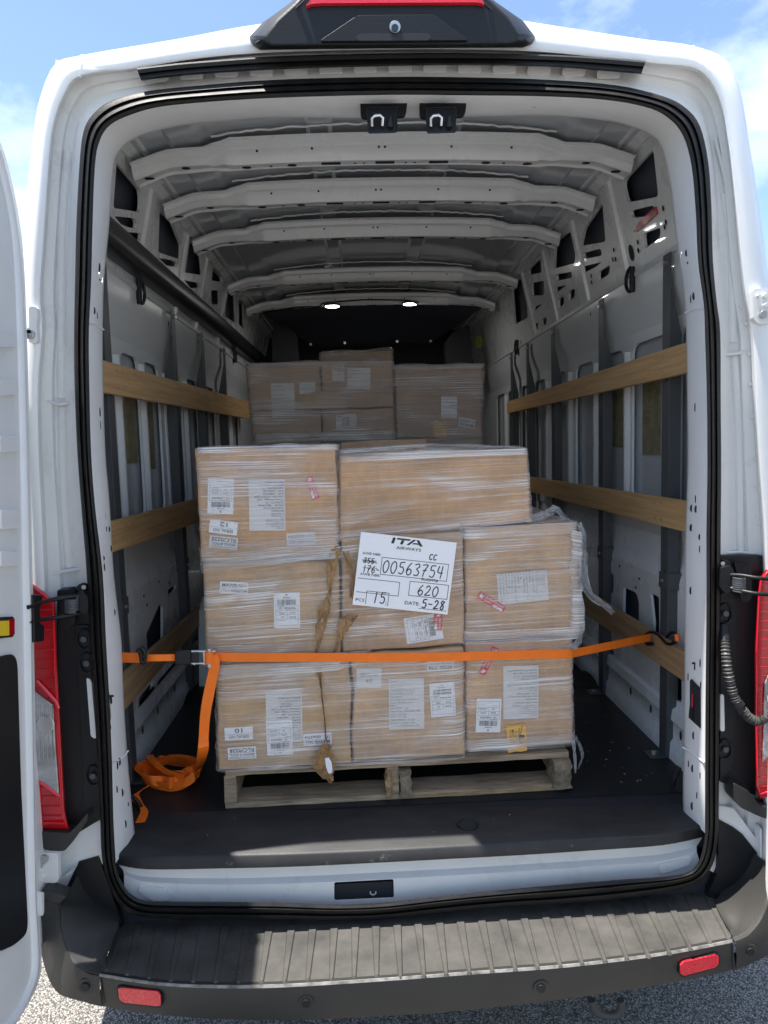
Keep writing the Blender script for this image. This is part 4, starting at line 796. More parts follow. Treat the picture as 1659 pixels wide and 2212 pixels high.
# ---- door check arms with springs
def check(plate, spr, rods, pin, back):
    t = MB(); t.prism(rnd([onY(x, y, .0) for x, y in plate], .006), (0, -.006, 0)); ca = build(t, 'door_check', bplast, van, bevel=.002)
    t = MB(); t.prism(rnd([onY(x, y, -.03) for x, y in back], .006), (0, .05, 0)); build(t, 'check_bracket', bplast, ca, bevel=.003)
    (x, y0, y1) = spr
    t = MB(); n = 7; t.tube([onY(x, y0 + (y1 - y0) * k / (n * 12), -.035) + V((.014 * math.cos(k * math.pi / 6), .014 * math.sin(k * math.pi / 6), 0)) for k in range(n * 12)], .0028, 6); build(t, 'spring', steel, ca, smooth=60)
    for r in rods:
        t = MB(); t.tube(cr_spline([onY(a, b, Y) for a, b, Y in r], 5), .0052, 8); build(t, 'check_rod', zinc if 0 else bplast, ca, smooth=60)
    t = MB(); t.disc(onY(*pin, .01), (0, -1, 0), .012, .02, 14); build(t, 'pivot_bolt', bplast, ca, bevel=.002)
    t = MB(); t.disc(onY(*pin, -.012), (0, -1, 0), .006, .004, 6); build(t, 'bolt', zinc, ca)
check([(131,1282),(162,1265),(166,1290),(164,1345),(148,1360),(134,1352)], (155,1292,1322), [[(60,1312,-.15),(85,1303,-.10),(120,1294,-.06),(152,1289,-.04),(180,1286,-.02)], [(60,1345,-.15),(85,1339,-.10),(120,1334,-.06),(150,1329,-.04),(172,1325,-.02)]], (182,1268), [(166,1280),(176,1276),(190,1290),(190,1322),(180,1328),(168,1316)])
check([(1583,1214),(1620,1220),(1622,1290),(1612,1302),(1598,1296),(1590,1240)], (1596,1246,1278), [[(1570,1242,-.02),(1600,1243,-.045),(1640,1249,-.08),(1680,1251,-.13)], [(1570,1268,-.02),(1600,1276,-.045),(1640,1283,-.08),(1680,1284,-.13)]], (1560,1217), [(1558,1226),(1580,1222),(1588,1240),(1590,1272),(1570,1284),(1556,1270)])
# ---- ribbed wiring conduit
cp = cr_spline([onY(x, y, Y) for x, y, Y in [(1563,1362,.0),(1566,1395,-.02),(1571,1440,-.035),(1580,1485,-.04),(1590,1515,-.045),(1605,1535,-.05),(1622,1553,-.055),(1645,1557,-.06),(1668,1540,-.07),(1690,1500,-.08)]], 16)
t = MB(); t.tube(cp, lambda q: .0105 + .0028 * math.sin(q * 330), 12); cd = build(t, 'wiring_conduit', conduit_m, van, smooth=60)
for i in (4, 68, 70):
    t = MB(); d = (cp[i + 1] - cp[i]).normalized(); t.tube([cp[i] - d * (.02 if i == 4 else .004), cp[i] + d * (.02 if i == 4 else .004)], .0155 if i != 4 else .013, 12); build(t, 'conduit_collar', bplast, cd, smooth=60)
# ---- rear door, open to a right angle on the left
XD = -.905
def onD(px, py): return onX(px, py, XD)
def dpt(y, z): return V((XD, y, z))
e1 = [(-4,296),(10,330),(26,390),(42,470),(52,560),(58,700),(66,1000),(74,1400),(81,1800),(84,1950),(90,2050),(88,2105),(72,2150),(48,2192),(25,2225),(-10,2262)]
ed = cr_spline([V2(p) for p in e1], 4); E3 = [onD(p.x, p.y) for p in ed]
zt, zb = E3[0].z, E3[-1].z
outline = E3 + [dpt(-.60, zb - .05), dpt(-.86, zb), dpt(-.9, 1.0), dpt(-.9, 2.1), dpt(-.86, zt + .1), dpt(-.55, zt + .14)]
mb = MB(); mb.prism(outline, (-.075, 0, 0)); door = build(mb, 'rear_door', white, van, bevel=.012, seg=3)
t = MB(); t.box((-.985, -.13, .50), (-.965, -.012, 2.05)); build(t, 'door_edge_sun_block', white, door, bevel=.004)  # unseen strip added on the door edge to block sun at the hinge gap
def insetE(d): return [onD(p.x - d, p.y) for p in ed]
mb = MB()
ia = insetE(11); ib = insetE(19); ic = insetE(24)
mb.loft([[p + V((.000, 0, 0)) for p in ia], [p + V((.010, 0, 0)) for p in insetE(14)], [p + V((.010, 0, 0)) for p in insetE(18)], [p + V((.0, 0, 0)) for p in insetE(22)]]); build(mb, 'pressed_rim', white, door, smooth=60)
for x, y in ((10,735),(8,765)):
    pass
for y0, y1, xr in ((712,752,24),(820,856,26),(940,978,26),(1100,1145,26),(1190,1225,24)):
    xx = xr + (y0 - 700) * .012
    q = [onD(xx - 40, y0), onD(xx, y0 + 4), onD(xx + 2, y1 - 4), onD(xx - 40, y1)]
    t = MB(); t.prism(rnd(q, .01), (.012, 0, 0)); build(t, 'pressed_boss', white, door, bevel=.005, seg=3)
q = [onD(-12, 1420), onD(22, 1412), onD(32, 1428), onD(40, 1700), onD(55, 2000), onD(50, 2020), onD(25, 2042), onD(-12, 2058)]
t = MB(); t.prism(rnd(q, .02), (.006, 0, 0)); build(t, 'door_trim_panel', bplast, door, bevel=.003)
q = [onD(-30, 1335), onD(20, 1332), onD(23, 1336), onD(23, 1372), onD(20, 1376), onD(-30, 1382)]
t = MB(); t.prism(rnd(q, .004), (.008, 0, 0)); rf = build(t, 'door_reflector_frame', bplast, door, bevel=.002)
t = MB(); t.prism([p + V((.008, 0, 0)) for p in (onD(-20, 1342), onD(8, 1341), onD(8, 1373), onD(-20, 1375))], (.004, 0, 0)); build(t, 'yellow_reflector', refly, rf)
t = MB(); t.prism([p + V((.008, 0, 0)) for p in (onD(10, 1338), onD(20, 1337), onD(20, 1370), onD(10, 1372))], (.004, 0, 0)); build(t, 'lock_tab', redl, rf)
t = MB(); t.prism([p for p in (onD(60, 1285), onD(80, 1285), onD(82, 1300), onD(76, 1315), onD(76, 1345), onD(86, 1352), onD(86, 1385), onD(64, 1388))], (.012, 0, 0)); build(t, 'check_mount', bplast, door, bevel=.003)
t = MB(); t.prism([onD(x, y) for x, y in ((66,2128),(71,2126),(74,2134),(68,2138))], (.0012, 0, 0)); build(t, 'drain_slot', dark, door)
t = MB(); t.prism(rnd([onD(x, y) for x, y in ((82,1926),(88,1928),(88,1972),(84,1980))], .004), (.008, 0, 0)); build(t, 'door_buffer', white, door, bevel=.002)
# far-side door, standing open on the right
t = MB(); yo = [V((.90, -.09, .52)), V((.90, -.86, .52)), V((.90, -.90, 1.2)), V((.90, -.90, 2.1)), V((.90, -.80, 2.55)), V((.90, -.45, 2.64)), V((.90, -.14, 2.45)), V((.90, -.09, 2.2))]
t.prism(rnd(yo, .08, 5), (.075, 0, 0)); rd = build(t, 'rear_door', white, van, bevel=.012)
t = MB(); t.prism(rnd([V((.90, -.18, .62)), V((.90, -.80, .62)), V((.90, -.80, 1.4)), V((.90, -.18, 1.4))], .05), (-.006, 0, 0)); build(t, 'door_trim_panel', bplast, rd, bevel=.003)

# =================================================================== THE LOAD
PA = onZ(487, 1748, ZF); PBx = onZ(1229, 1706, ZF)
E1 = (PBx - PA); E1.z = 0; PW = E1.length; E1.normalize(); NB = V((-E1.y, E1.x, 0))   # NB points into the van
if NB.y < 0: NB = -NB
def onF(px, py, off=0.): return onp(px, py, PA + NB * off, NB)
def loc(u, v, z): return PA + E1 * u + NB * v + V((0, 0, z - ZF))
def lbox(mb, u0, u1, v0, v1, z0, z1, jit=0):
    j = lambda: random.uniform(-jit, jit)
    mb.hex8([loc(u + j(), v + j(), z + j()) for u, v, z in ((u0, v0, z0), (u1, v0, z0), (u1, v0, z1), (u0, v0, z1), (u0, v1, z0), (u1, v1, z0), (u1, v1, z1), (u0, v1, z1))])
def plank(u0, u1, v0, v1, z0, z1, name, m, par, rough=.0025, n=26, axis='u'):
    # a board with slightly ragged long edges
    mb = MB(); cs = []
    for i in range(n + 1):
        t = i / n; r = lambda k: (noise.noise(V((i * .7, k * 9.1, z0 * 31 + v0 * 7))) * rough)
        if axis == 'u':
            u = u0 + (u1 - u0) * t; cs.append([loc(u, v0 + r(1), z0 + r(2)), loc(u, v0 + r(3), z1 + r(4)), loc(u, v1, z1 + r(5)), loc(u, v1, z0 + r(6))])
        else:
            v = v0 + (v1 - v0) * t; cs.append([loc(u0 + r(1), v, z0 + r(2)), loc(u0 + r(3), v, z1 + r(4)), loc(u1, v, z1 + r(5)), loc(u1, v, z0 + r(6))])
    mb.loft(cs, closed=True, cap=True); return build(mb, name, m, par, smooth=25)
def make_pallet(label):
    p = empty('pallet', tuple(PA), label=label, category='pallet')
    W_ = PW; D_ = 1.18; zt = ZF + .122
    for i, v in enumerate((0, .20, .36, .52, .68, .84, 1.06)):
        plank(.0 if i else .006, W_, v, v + (.11 if i else .12), zt - .018, zt, 'deck_board', pal_m, p)
    for i, v in enumerate((0, .54, 1.08)):
        plank(.0, W_ - .02, v, v + .10, ZF + .001, ZF + .018, 'bottom_board', pal_m if i else pal_m, p)
    for k, u in enumerate((.0, PW * .465, PW - .036)):
        plank(u, u + .036, .0, D_, ZF + .019, zt - .019, 'stringer', pal_m, p, rough=.005, axis='v')
    # split, splintered ends
    for u, w_, hh in ((PW * .462, .018, .082), (PW * .502, .034, .082), (PW - .050, .055, .09)):
        mb = MB(); n = 8; cs = []
        for i in range(n + 1):
            z = ZF + .012 + hh * i / n; r = lambda k: random.uniform(-.004, .004)
            cs.append([loc(u + r(0), -.012 + r(1), z), loc(u + w_ * .5 + r(0), -.018 + r(1), z), loc(u + w_ + r(0), -.010 + r(1), z), loc(u + w_ + r(0), .06, z), loc(u + r(0), .06, z)])
        mb.loft(cs, closed=True, cap=True); build(mb, 'split_block', raw_m if u < PW * .49 else mat('split_grey%d' % int(u * 100), (.36, .29, .20), .85, var=(30, .6, (1, 1, 1), (.12, .09, .06)), bump=(70, 1, .01)), p, smooth=30)
    mb = MB(); cs = []
    for i in range(30):   # fresh splinter along the lower board
        t = i / 29; u = PW * (.52 + .46 * t); h = .004 + .007 * abs(noise.noise(V((i * .6, 1, 2)))) + .003
        cs.append([loc(u, -.004, ZF + .0035), loc(u, -.005, ZF + .0035 + h), loc(u, .01, ZF + .0035 + h), loc(u, .01, ZF + .0035)])
    mb.loft(cs, closed=True, cap=True); build(mb, 'splintered_edge', raw_m, p)
    return p
pallet = make_pallet('weathered grey wooden pallet with split stringer ends under the front cartons')

def carton(quad, off, depth, m, label, plane=onF, nb=None, group=None, bulge=.006, name='carton'):
    nb = nb or NB; q = [plane(x, y, off) for x, y in quad]          # TL TR BR BL
    base = (q[3] + q[2]) / 2
    e = empty(name, tuple(base), label=label, category='carton')
    if group: e['group'] = group
    mb = MB(); nu, nv = 14, 12
    seedv = random.uniform(0, 50)
    def P(u, v, w):
        p = lerp(lerp(q[0], q[1], u), lerp(q[3], q[2], u), v) + nb * (depth * w)
        bz = bulge * (noise.noise(p * 5 + V((seedv, 0, 0))) * .8)
        p = p + V((noise.noise(p * 9), 0, noise.noise(p * 9 + V((9, 9, 9))))) * .005 + V((noise.noise(p * 30), 0, noise.noise(p * 30 + V((9, 9, 9))))) * .0018
        return p - nb * (bz * (1 - w)) * math.sin(math.pi * min(max(u, 0), 1)) ** .5 * 1.0
    G = [[P(i / nu, j / nv, 0) for i in range(nu + 1)] for j in range(nv + 1)]
    mb.loft(G)
    for strip in ([[P(i / nu, 0, w) for i in range(nu + 1)] for w in (0, 1)], [[P(i / nu, 1, w) for i in range(nu + 1)] for w in (0, 1)], [[P(0, j / nv, w) for j in range(nv + 1)] for w in (0, 1)], [[P(1, j / nv, w) for j in range(nv + 1)] for w in (0, 1)],
                  [[P(i / nu, j, 1) for i in range(nu + 1)] for j in (0, 1)]): mb.loft(strip)
    b = build(mb, 'carton_body', m, e)
    me = b.data; bm = bmesh.new(); bm.from_mesh(me); bmesh.ops.remove_doubles(bm, verts=bm.verts[:], dist=.0005); bmesh.ops.recalc_face_normals(bm, faces=bm.faces[:]); bm.to_mesh(me); bm.free()
    me.polygons.foreach_set('use_smooth', [True] * len(me.polygons)); me.set_sharp_from_angle(angle=R(35))
    bv = b.modifiers.new('bevel', 'BEVEL'); bv.width = .006; bv.segments = 2; bv.limit_method = 'ANGLE'; bv.angle_limit = R(50)
    return e
GF = 'cartons wrapped on the front pallet'
def C(q, off, m, label, dep=.6): return carton(q, off, dep, m, label, group=GF)
cA = C([(421,970),(726,965),(731,1200),(434,1212)], 0, card, 'tall brown carton marked serial 12 on top left of the front stack')
cB = C([(733,985),(1139,970),(1149,1124),(733,1168)], .03, card, 'wide plain carton without stickers on top right of the front stack')
cC = C([(438,1216),(732,1212),(738,1412),(446,1424)], 0, card2, 'carton with boxed air waybill number sticker, left end of the middle row', )
cD = C([(738,1164),(998,1150),(1002,1392),(742,1410)], .012, cardp, 'carton behind the large handwritten white sheet in the middle row')
cE = C([(1002,1142),(1246,1130),(1252,1372),(1005,1384)], .02, cardp, 'carton with sideways text label and red sticker, right end of the middle row')
cF = C([(468,1440),(754,1428),(758,1650),(470,1664)], -.012, card2, 'carton marked serial 10 at the lower left corner above the pallet')
cG = C([(760,1415),(1002,1400),(1003,1632),(762,1647)], .0, cardp, 'carton marked serial 45 in the middle of the bottom row')
cH = C([(1006,1392),(1236,1380),(1240,1608),(1008,1626)], .01, cardp, 'carton with yellow emblem sticker at the lower right corner above the pallet')
# second row of the front pallet: tops just show
def C2(q, off, label): return carton(q, off, .5, cardg, label, group=GF)
C2([(735,955),(921,947),(925,1180),(738,1190)], .68, 'pale carton whose top edge peeks out behind the wide plain carton')
C2([(560,962),(722,958),(726,1180),(566,1190)], .66, 'carton just peeking over the back of the tall serial 12 carton')
C2([(560,1200),(1110,1180),(1110,1545),(560,1560)], .66, 'big carton hidden low behind the front row of the front pallet')
# ---- labels and writing
FONT_CACHE = {}
def text_mesh(s, size, off=.0):
    k = (s, round(size, 5), off)
    if k not in FONT_CACHE:
        cu = bpy.data.curves.new('t', 'FONT'); cu.body = s; cu.size = size; cu.resolution_u = 2; cu.offset = off * size; cu.fill_mode = 'FRONT'
        o = bpy.data.objects.new('t', cu); me = bpy.data.meshes.new_from_object(o)
        vs = [v.co.copy() for v in me.vertices]; fs = [tuple(p.vertices) for p in me.polygons]
        bpy.data.objects.remove(o); bpy.data.curves.remove(cu); bpy.data.meshes.remove(me)
        FONT_CACHE[k] = (vs, fs)
    return FONT_CACHE[k]
GL = {'0': [[(.5,1),(.15,.8),(.05,.4),(.3,.02),(.65,.05),(.9,.45),(.8,.85),(.5,1)]], '5': [[(.85,1),(.25,.95),(.2,.6),(.6,.6),(.85,.35),(.6,.02),(.1,.1)]], '6': [[(.7,1),(.3,.7),(.1,.3),(.35,.0),(.75,.1),(.8,.38),(.45,.5),(.15,.3)]],
      '3': [[(.1,.9),(.6,1),(.8,.78),(.4,.55),(.8,.35),(.65,.05),(.1,.05)]], '7': [[(.05,.95),(.85,.98),(.45,.5),(.3,0)], [(.2,.5),(.7,.52)]], '4': [[(.2,1),(.1,.5),(.85,.45)], [(.75,1),(.65,0)]], '1': [[(.5,1),(.45,0)]],
      '2': [[(.1,.8),(.4,1),(.75,.8),(.5,.4),(.05,.05),(.9,.1)]], '8': [[(.8,.9),(.4,1),(.2,.75),(.7,.4),(.6,.02),(.2,.1),(.3,.4),(.8,.9)]], '-': [[(.1,.5),(.8,.5)]], 'c': [[(.9,.9),(.4,.95),(.1,.5),(.4,.02),(.9,.15)]], '.': [[(.4,.1),(.5,.0)]], ' ': []}
def stroke(mb, pts, w, T):
    for a, b in zip(pts[:-1], pts[1:]):
        a = V((*a, 0)); b = V((*b, 0)); d = (b - a)
        if d.length < 1e-6: continue
        d.normalize(); n = V((-d.y, d.x, 0)) * w * .5; d = d * w * .35
        mb.add([T(p) for p in (a - d + n, a - d - n, b + d - n, b + d + n)], [(0, 1, 2, 3)])
def label_(parent, c, w, h, theta, items, m=paper, off=0., plane=onF, nb=None, name='label', inkm=ink, lift=.0020, tag=None, poly=None):
    """c: picture point; w,h: size in picture px; theta: tilt in the picture, counter-clockwise degrees (180 = upside down)."""
    nb = nb or NB; th = R(theta); O = plane(c[0], c[1], off); sc_ = (plane(c[0] + 20 * math.cos(th), c[1] - 20 * math.sin(th), off) - O)
    k = sc_.length / 20; ex = sc_.normalized(); ey = ex.cross(-nb) * -1; 
    ey = (-nb).cross(ex).normalized()
    T0 = lambda p, l=lift: O + ex * (p.x * k) + ey * (p.y * k) - nb * l
    mb = MB()
    if poly: pg = [V((x, y, 0)) for x, y in poly]
    else:
        pg = []; nn = 8
        for (a, b) in (((-w/2,-h/2),(w/2,-h/2)),((w/2,-h/2),(w/2,h/2)),((w/2,h/2),(-w/2,h/2)),((-w/2,h/2),(-w/2,-h/2))):
            pg += [V((a[0] + (b[0] - a[0]) * i / nn, a[1] + (b[1] - a[1]) * i / nn, 0)) for i in range(nn)]
    mb.prism([T0(p) for p in pg], -nb * .0006)
    lb = build(mb, name, m, parent)
    if tag: lb['label'] = tag
    tm = MB(); T = lambda p: T0(p, lift + .0011)
    for it in items:
        if it[0] == 't':
            _, s, x, y, sz = it[:5]; al = it[5] if len(it) > 5 else 'l'; bo = it[6] if len(it) > 6 else .012; wid = it[7] if len(it) > 7 else None
            vs, fs = text_mesh(s, sz * 1.38, bo)
            if not vs: continue
            mxx = max(v.x for v in vs); mn = min(v.x for v in vs); f = (wid / (mxx - mn)) if wid else 1
            dx = x - (mn * f if al == 'l' else (mxx + mn) / 2 * f if al == 'c' else mxx * f)
            tm.add([T(V((v.x * f + dx, v.y + y, 0))) for v in vs], fs)
        elif it[0] == 'b':   # filled box
            _, x0, y0, x1, y1 = it; tm.add([T(V(p)) for p in ((x0, y0, 0), (x1, y0, 0), (x1, y1, 0), (x0, y1, 0))], [(0, 1, 2, 3)])
        elif it[0] == 'r':   # outline
            _, x0, y0, x1, y1, lw = it; stroke(tm, [(x0, y0), (x1, y0), (x1, y1), (x0, y1), (x0, y0)], lw, T)
        elif it[0] == 's': stroke(tm, it[1], it[2], T)
        elif it[0] == 'p': tm.prism([T(V((x, y, 0))) for x, y in it[1]], -nb * .0002)
        elif it[0] == 'bar':
            _, x0, y0, x1, y1 = it; x = x0; rr = random.Random(5)
            while x < x1:
                bw = rr.choice((.6, .6, 1.0, 1.5)); tm.add([T(V(p)) for p in ((x, y0, 0), (x + bw, y0, 0), (x + bw, y1, 0), (x, y1, 0))], [(0, 1, 2, 3)]); x += bw + rr.choice((.6, .8, 1.2))
        elif it[0] == 'h':   # handwriting
            _, s, x, y, gw, gh, lw = it
            for ch in s:
                for st in GL[ch]:
                    q = cr_spline([V((px_, py_, 0)) for px_, py_ in st], 4) if len(st) > 2 else [V((a, b, 0)) for a, b in st]
                    stroke(tm, [(x + p.x * gw * .8 + p.y * gw * .12, y + p.y * gh) for p in q], lw, T)
                x += gw
    if tm.v: build(tm, 'printed_text' if name != 'placard' else 'writing', inkm, lb)
    return lb
def awb(parent, c, theta, off=0., k=1., m=paper, **kw):
    it = [('p', [(-3,31),(0,37),(3,31),(0,33)]), ('t', 'Emirates', 0, 26.5, 3.2, 'c'), ('bar', -20, 12, 20, 24), ('t', 'Air Waybill No.', -20, 8, 1.8), ('t', '176 - 00563754', 0, 2.5, 4.4, 'c', .02),
          ('s', [(-24,0),(24,0)], .5), ('t', 'Destination', -22, -3, 1.6), ('t', 'LAX', -10, -8, 4.4, 'c', .02), ('t', 'CCU', 12, -8, 4.4, 'c', .01), ('s', [(-24,-10),(24,-10)], .5), ('s', [(0,0),(0,-19)], .5),
          ('t', '59', -10, -17, 4, 'c'), ('t', '634.32', 12, -17, 4, 'c'), ('s', [(-24,-19),(24,-19)], .5), ('t', 'Other information', -22, -23, 1.7), ('r', -24, -33, 24, 10, .5)]
    sc = lambda v: v * k
    it2 = []
    for i in it:
        if i[0] == 't': it2.append((i[0], i[1], i[2] * k, i[3] * k, i[4] * k) + tuple(i[5:]))
        elif i[0] in ('s', 'p'): it2.append((i[0], [(a * k, b * k) for a, b in i[1]]) + tuple(i[2:]))
        else: it2.append((i[0],) + tuple(v * k for v in i[1:5]) + tuple(i[5:]))
    return label_(parent, c, 56 * k, 78 * k, theta, it2, m=m, off=off, name='waybill_label', **kw)
def lines(txts, x, y0, dy, sz, bo=.006): return [('t', s, x, y0 - i * dy, sz if not isinstance(s, tuple) else sz, 'l', bo) for i, s in enumerate(txts)]
TXT_A = ['Consignee', 'Attn Vibrant Gurl', 'Gurunt International Inc', '23392 Madero Suite M,', 'Mission Viejo, CA-92691', 'USA', 'O. 949-680-6886', 'C. 949-444-5555']
def consA(parent, c, theta, carton_no, qty, gw, nw, colr, desc, off=0., w=78, h=112, m=paperg):
    it = lines(TXT_A, -36, 50, 4.6, 2.9)
    big = ['Description:', desc, 'COLOR     ' + colr, 'QUANTITY   ' + qty, 'Country of Origin   India', 'Carton Size : 61X 38 X 32CM', 'N.W.   ' + nw, 'G.W.   ' + gw, 'CARTON NO    ' + carton_no, 'MARKS & NOS/RLC/', '   MADE IN INDIA']
    for i, s in enumerate(big): it.append(('t', s, -36, 11.5 - i * 6.3, 4.1 if i not in (5,) else 3.7, 'l', .014))
    return label_(parent, c, w, h, theta, it, m=m, off=off, name='contents_label', inkm=ink2)
def consB(parent, c, theta, no, qty, colr, size, nw, gw, off=0., w=76, h=112, m=paperg, dim=inkf):
    it = lines(['Consignee', 'Garini International Inc', '41656 Enterprise Circle N,', 'Suite D, Temecula', 'California, 92590 USA', 'O. 949-680-6886 / C. 949-444-5555'], -35, 50, 4.3, 2.7)
    big = ['PO # 1518/1-01-31-25', 'Description', 'Men\'s 100% Organic Cotton Boxers', 'Color : ' + colr, 'Size : ' + size, 'QUANTITY : ' + qty, 'Carton Size : 53X33X33 CM', 'N.W. : ' + nw, 'G.W. : ' + gw, 'CARTON NO : ' + no + ' / 33', 'Country of Origin: India', 'Country of Destination: USA']
    for i, s in enumerate(big): it.append(('t', s, -35, 21 - i * 6.4, 3.9 if i != 2 else 3.1, 'l', .014))
    return label_(parent, c, w, h, theta, it, m=m, off=off, name='contents_label', inkm=dim)
def serial(parent, c, theta, n, off=0., w=61, h=29, m=paper, inkm=ink2):
    return label_(parent, c, w, h, theta, [('t', 'SERIAL NO', 0, 3.5, 7.5, 'c', .015, w * .72), ('s', [(-w / 2, .5), (w / 2, .5)], .4), ('t', n, 0, -11.5, 10, 'c', .02, 17)], m=m, off=off, name='serial_label', inkm=inkm)
def rlc(parent, c, theta, off=0., m=paper, inkm=ink2, w=61):
    return label_(parent, c, w, 27, theta, [('t', 'INV. NO.-RLC/V/E/2526/0228', 0, 8.5, 3.2, 'c', .01, w * .9), ('t', 'MARKS & NOS.', 0, 1, 5.6, 'c', .015, w * .85), ('s', [(-w / 2, -.6), (w / 2, -.6)], .4), ('t', 'RLC/0228', 0, -10.5, 8.6, 'c', .02, w * .86)], m=m, off=off, name='marks_label', inkm=inkm)
def mawb(parent, c, theta, off=0., m=paper, inkm=ink, w=61):
    return label_(parent, c, w, 27, theta, [('t', 'MAWB NO', 0, 2.5, 7.6, 'c', .025, w * .86), ('s', [(-w / 2 + 2, .6), (w / 2 - 2, .6)], .4), ('t', '176 - 00563754', 0, -8.5, 6.4, 'c', .02, w * .9)], m=m, off=off, name='waybill_number_label', inkm=inkm)
def redtag(parent, c, w, h, theta, off=0.):
    return label_(parent, c, w, h, theta, [('p', [(-w*.46, 0), (-w*.40, h*.35), (-w*.36, h*.1), (-w*.28, h*.2), (-w*.34, -h*.05), (-w*.30, -h*.3), (-w*.40, -h*.2)]), ('t', 'Emirates SkyCargo', -w * .22, h * .12, h * .24, 'l', .01, w * .66), ('t', 'SECURITY CHECKED', -w * .22, -h * .32, h * .20, 'l', .01, w * .5), ('b', w * .12, -h * .42, w * .45, -h * .08)], m=redst, off=off, name='red_sticker', inkm=inkw)
awb(cA, (477, 1072), 178, k=1.)
consA(cA, (577, 1091), 180.5, '12', '70', '18.200 KGS', '16.800 KGS', 'Moss Green', 'Cadara Fanny Pack')
serial(cA, (483, 1139), 173, '12'); rlc(cA, (483, 1172), 174, m=paperg); mawb(cA, (650, 1164), 183, m=paperg, inkm=inkf)
redtag(cA, (675, 1054), 50, 17, -72)
mawb(cC, (506, 1270), -3); awb(cC, (620, 1318), 1)
awb(cD, (915, 1357), -82, off=.012, m=paper); redtag(cD, (946, 1343), 36, 18, -92, off=.0095)
consB(cE, (1129, 1268), -86, '6', '97', 'Midnight Navy', 'M', '10.8 Kgs', '11.5 Kgs', off=.02, w=66, h=108)
redtag(cE, (1061, 1300), 66, 16, -31, off=.0185)
consA(cF, (614, 1549), 181.5, '10', '240', '2.880 KGS', '10.460 KGS', 'Ivory Black', 'Lok Pot', off=-.012)
awb(cF, (604, 1593), 183, off=-.0135); serial(cF, (516, 1584), 183, '10', off=-.012); rlc(cF, (523, 1626), 184, off=-.012, inkm=ink); mawb(cF, (686, 1596), 184, off=-.012)
serial(cG, (797, 1464), 1, '45', w=54, h=44, m=paperg, inkm=inkf); consB(cG, (878, 1520), 2, '19', '100', 'Midnight Navy', 'L', '11.4 Kgs', '12.7 Kgs'); awb(cG, (956, 1511), 5, k=.96, off=-.001); 
label_(cG, (951, 1437), 58, 24, 3, [('t', 'MARKS & NOS', 0, 3, 5.6, 'c', .015, 50), ('t', 'RLC /0228', 0, -8, 8, 'c', .02, 50)], m=paperg, name='marks_label', inkm=ink2)
consB(cH, (1125, 1495), 182, '27', '100', 'Dark Forest', 'S', '11.6 Kgs', '12.8 Kgs', off=.01, h=116); awb(cH, (1055, 1545), 180, off=.009, k=.95)
redtag(cH, (1055, 1427), 66, 16, 62, off=.010)
# yellow sticker with a beetle-like emblem, turned on its side
yl = [(-29,-21),(-27,-9),(-29,8),(-28,21),(0,22),(14,21),(28,22),(30,8),(28,-2),(31,-18),(10,-21),(-12,-20)]
em = [('p', [(-4,8),(2,5),(6,8),(6,14),(2,18),(-2,16)]), ('s', [(-2,6),(-8,10),(-16,12),(-22,13)], 1.6), ('s', [(-2,4),(-10,6),(-18,8)], 1.4), ('s', [(3,5),(10,10),(16,12),(20,14)], 1.6), ('s', [(3,3),(10,6),(16,8)], 1.4), ('t', 'SPEED CARGO', 0, -2.5, 3, 'c', .0, 24), ('t', 'MACLAS', 0, -10, 5.6, 'c', .01, 30), ('s', [(-15,-12.5),(15,-12.5)], .8)]
em = [((i[0], [(x - 4, y) for x, y in i[1]]) + tuple(i[2:])) if i[0] in 'ps' else (i[0], i[1], i[2] - 4) + tuple(i[3:]) for i in em]
label_(cH, (1115, 1594), 60, 42, -88, em, m=yelst, off=.006, name='yellow_sticker', inkm=mat('olive_black_ink', (.05, .05, .03), .5), poly=yl)
# paper sheet taped outside the film
sheet = empty('shipping_placard', tuple(onF(874, 1320, -.03)), label='large white handwritten air freight sheet stuck on the middle of the wrapped stack', category='sheet')
T_ = [('t', 'AIRWAYS', 2, 51, 6.6, 'c', .015, 54), ('t', 'AWB NBR:', -95, 32, 5.6, 'l', .012, 40), ('t', 'AWB NBR:', -95, -13, 5.6, 'l', .012, 44), ('r', -52, -7, 92, 30, 1.2), ('t', 'FLIGHT#', 38, -11, 5.8, 'l', .015, 36),
      ('s', [(-98,-20),(-8,-20),(-8,-50),(-98,-50)], 1.2), ('r', 14, -46, 98, -15, 1.2), ('t', 'PCS', -98, -70, 6.5, 'l', .012, 19), ('s', [(-76,-74),(-76,-46),(-28,-46),(-28,-74)], 1.2), ('s', [(-32,-74),(-32,-64)], .8), ('t', 'DATE:', 8, -66, 7.5, 'l', .015, 32), ('s', [(40,-72),(100,-72)], 1.0),
      ('h', '00563754', -49, -2, 16.8, 26, 2.3), ('h', 'cc', 48, 36, 9, 12, 2.2), ('h', '620', 32, -43, 16, 22, 2.3), ('h', '15', -62, -70, 15, 24, 2.4), ('h', '5-28', 45, -70, 13, 19, 2.6), ('h', '176-', -91, -6, 9.5, 15, 1.8), ('h', '355', -91, 14, 8, 11, 1.8),
      ('s', [(-93,17),(-64,20)], 1.6), ('s', [(-93,20),(-62,16)], 1.6), ('s', [(-90,3),(-60,5)], 1.2)]
logo = [('p', q) for q in ([(-34,75),(-28,75),(-31,62),(-37,62)], [(-25,75),(4,75),(3,71.5),(-26,71.5)], [(-15,71),(-9,71),(-12,62),(-18,62)], [(-4,62),(2,62),(16,75),(10,75)], [(16.3,75),(22,75),(32,62),(25,62)], [(8,65),(24,65),(22,68),(11,68)])]
label_(sheet, (874, 1239), 207, 158, -6.2, T_ + logo, off=-.030, name='placard', inkm=ink, lift=.0, m=mat('white_sheet', (.86, .86, .88), .45, bump=(9, .5, .01)))
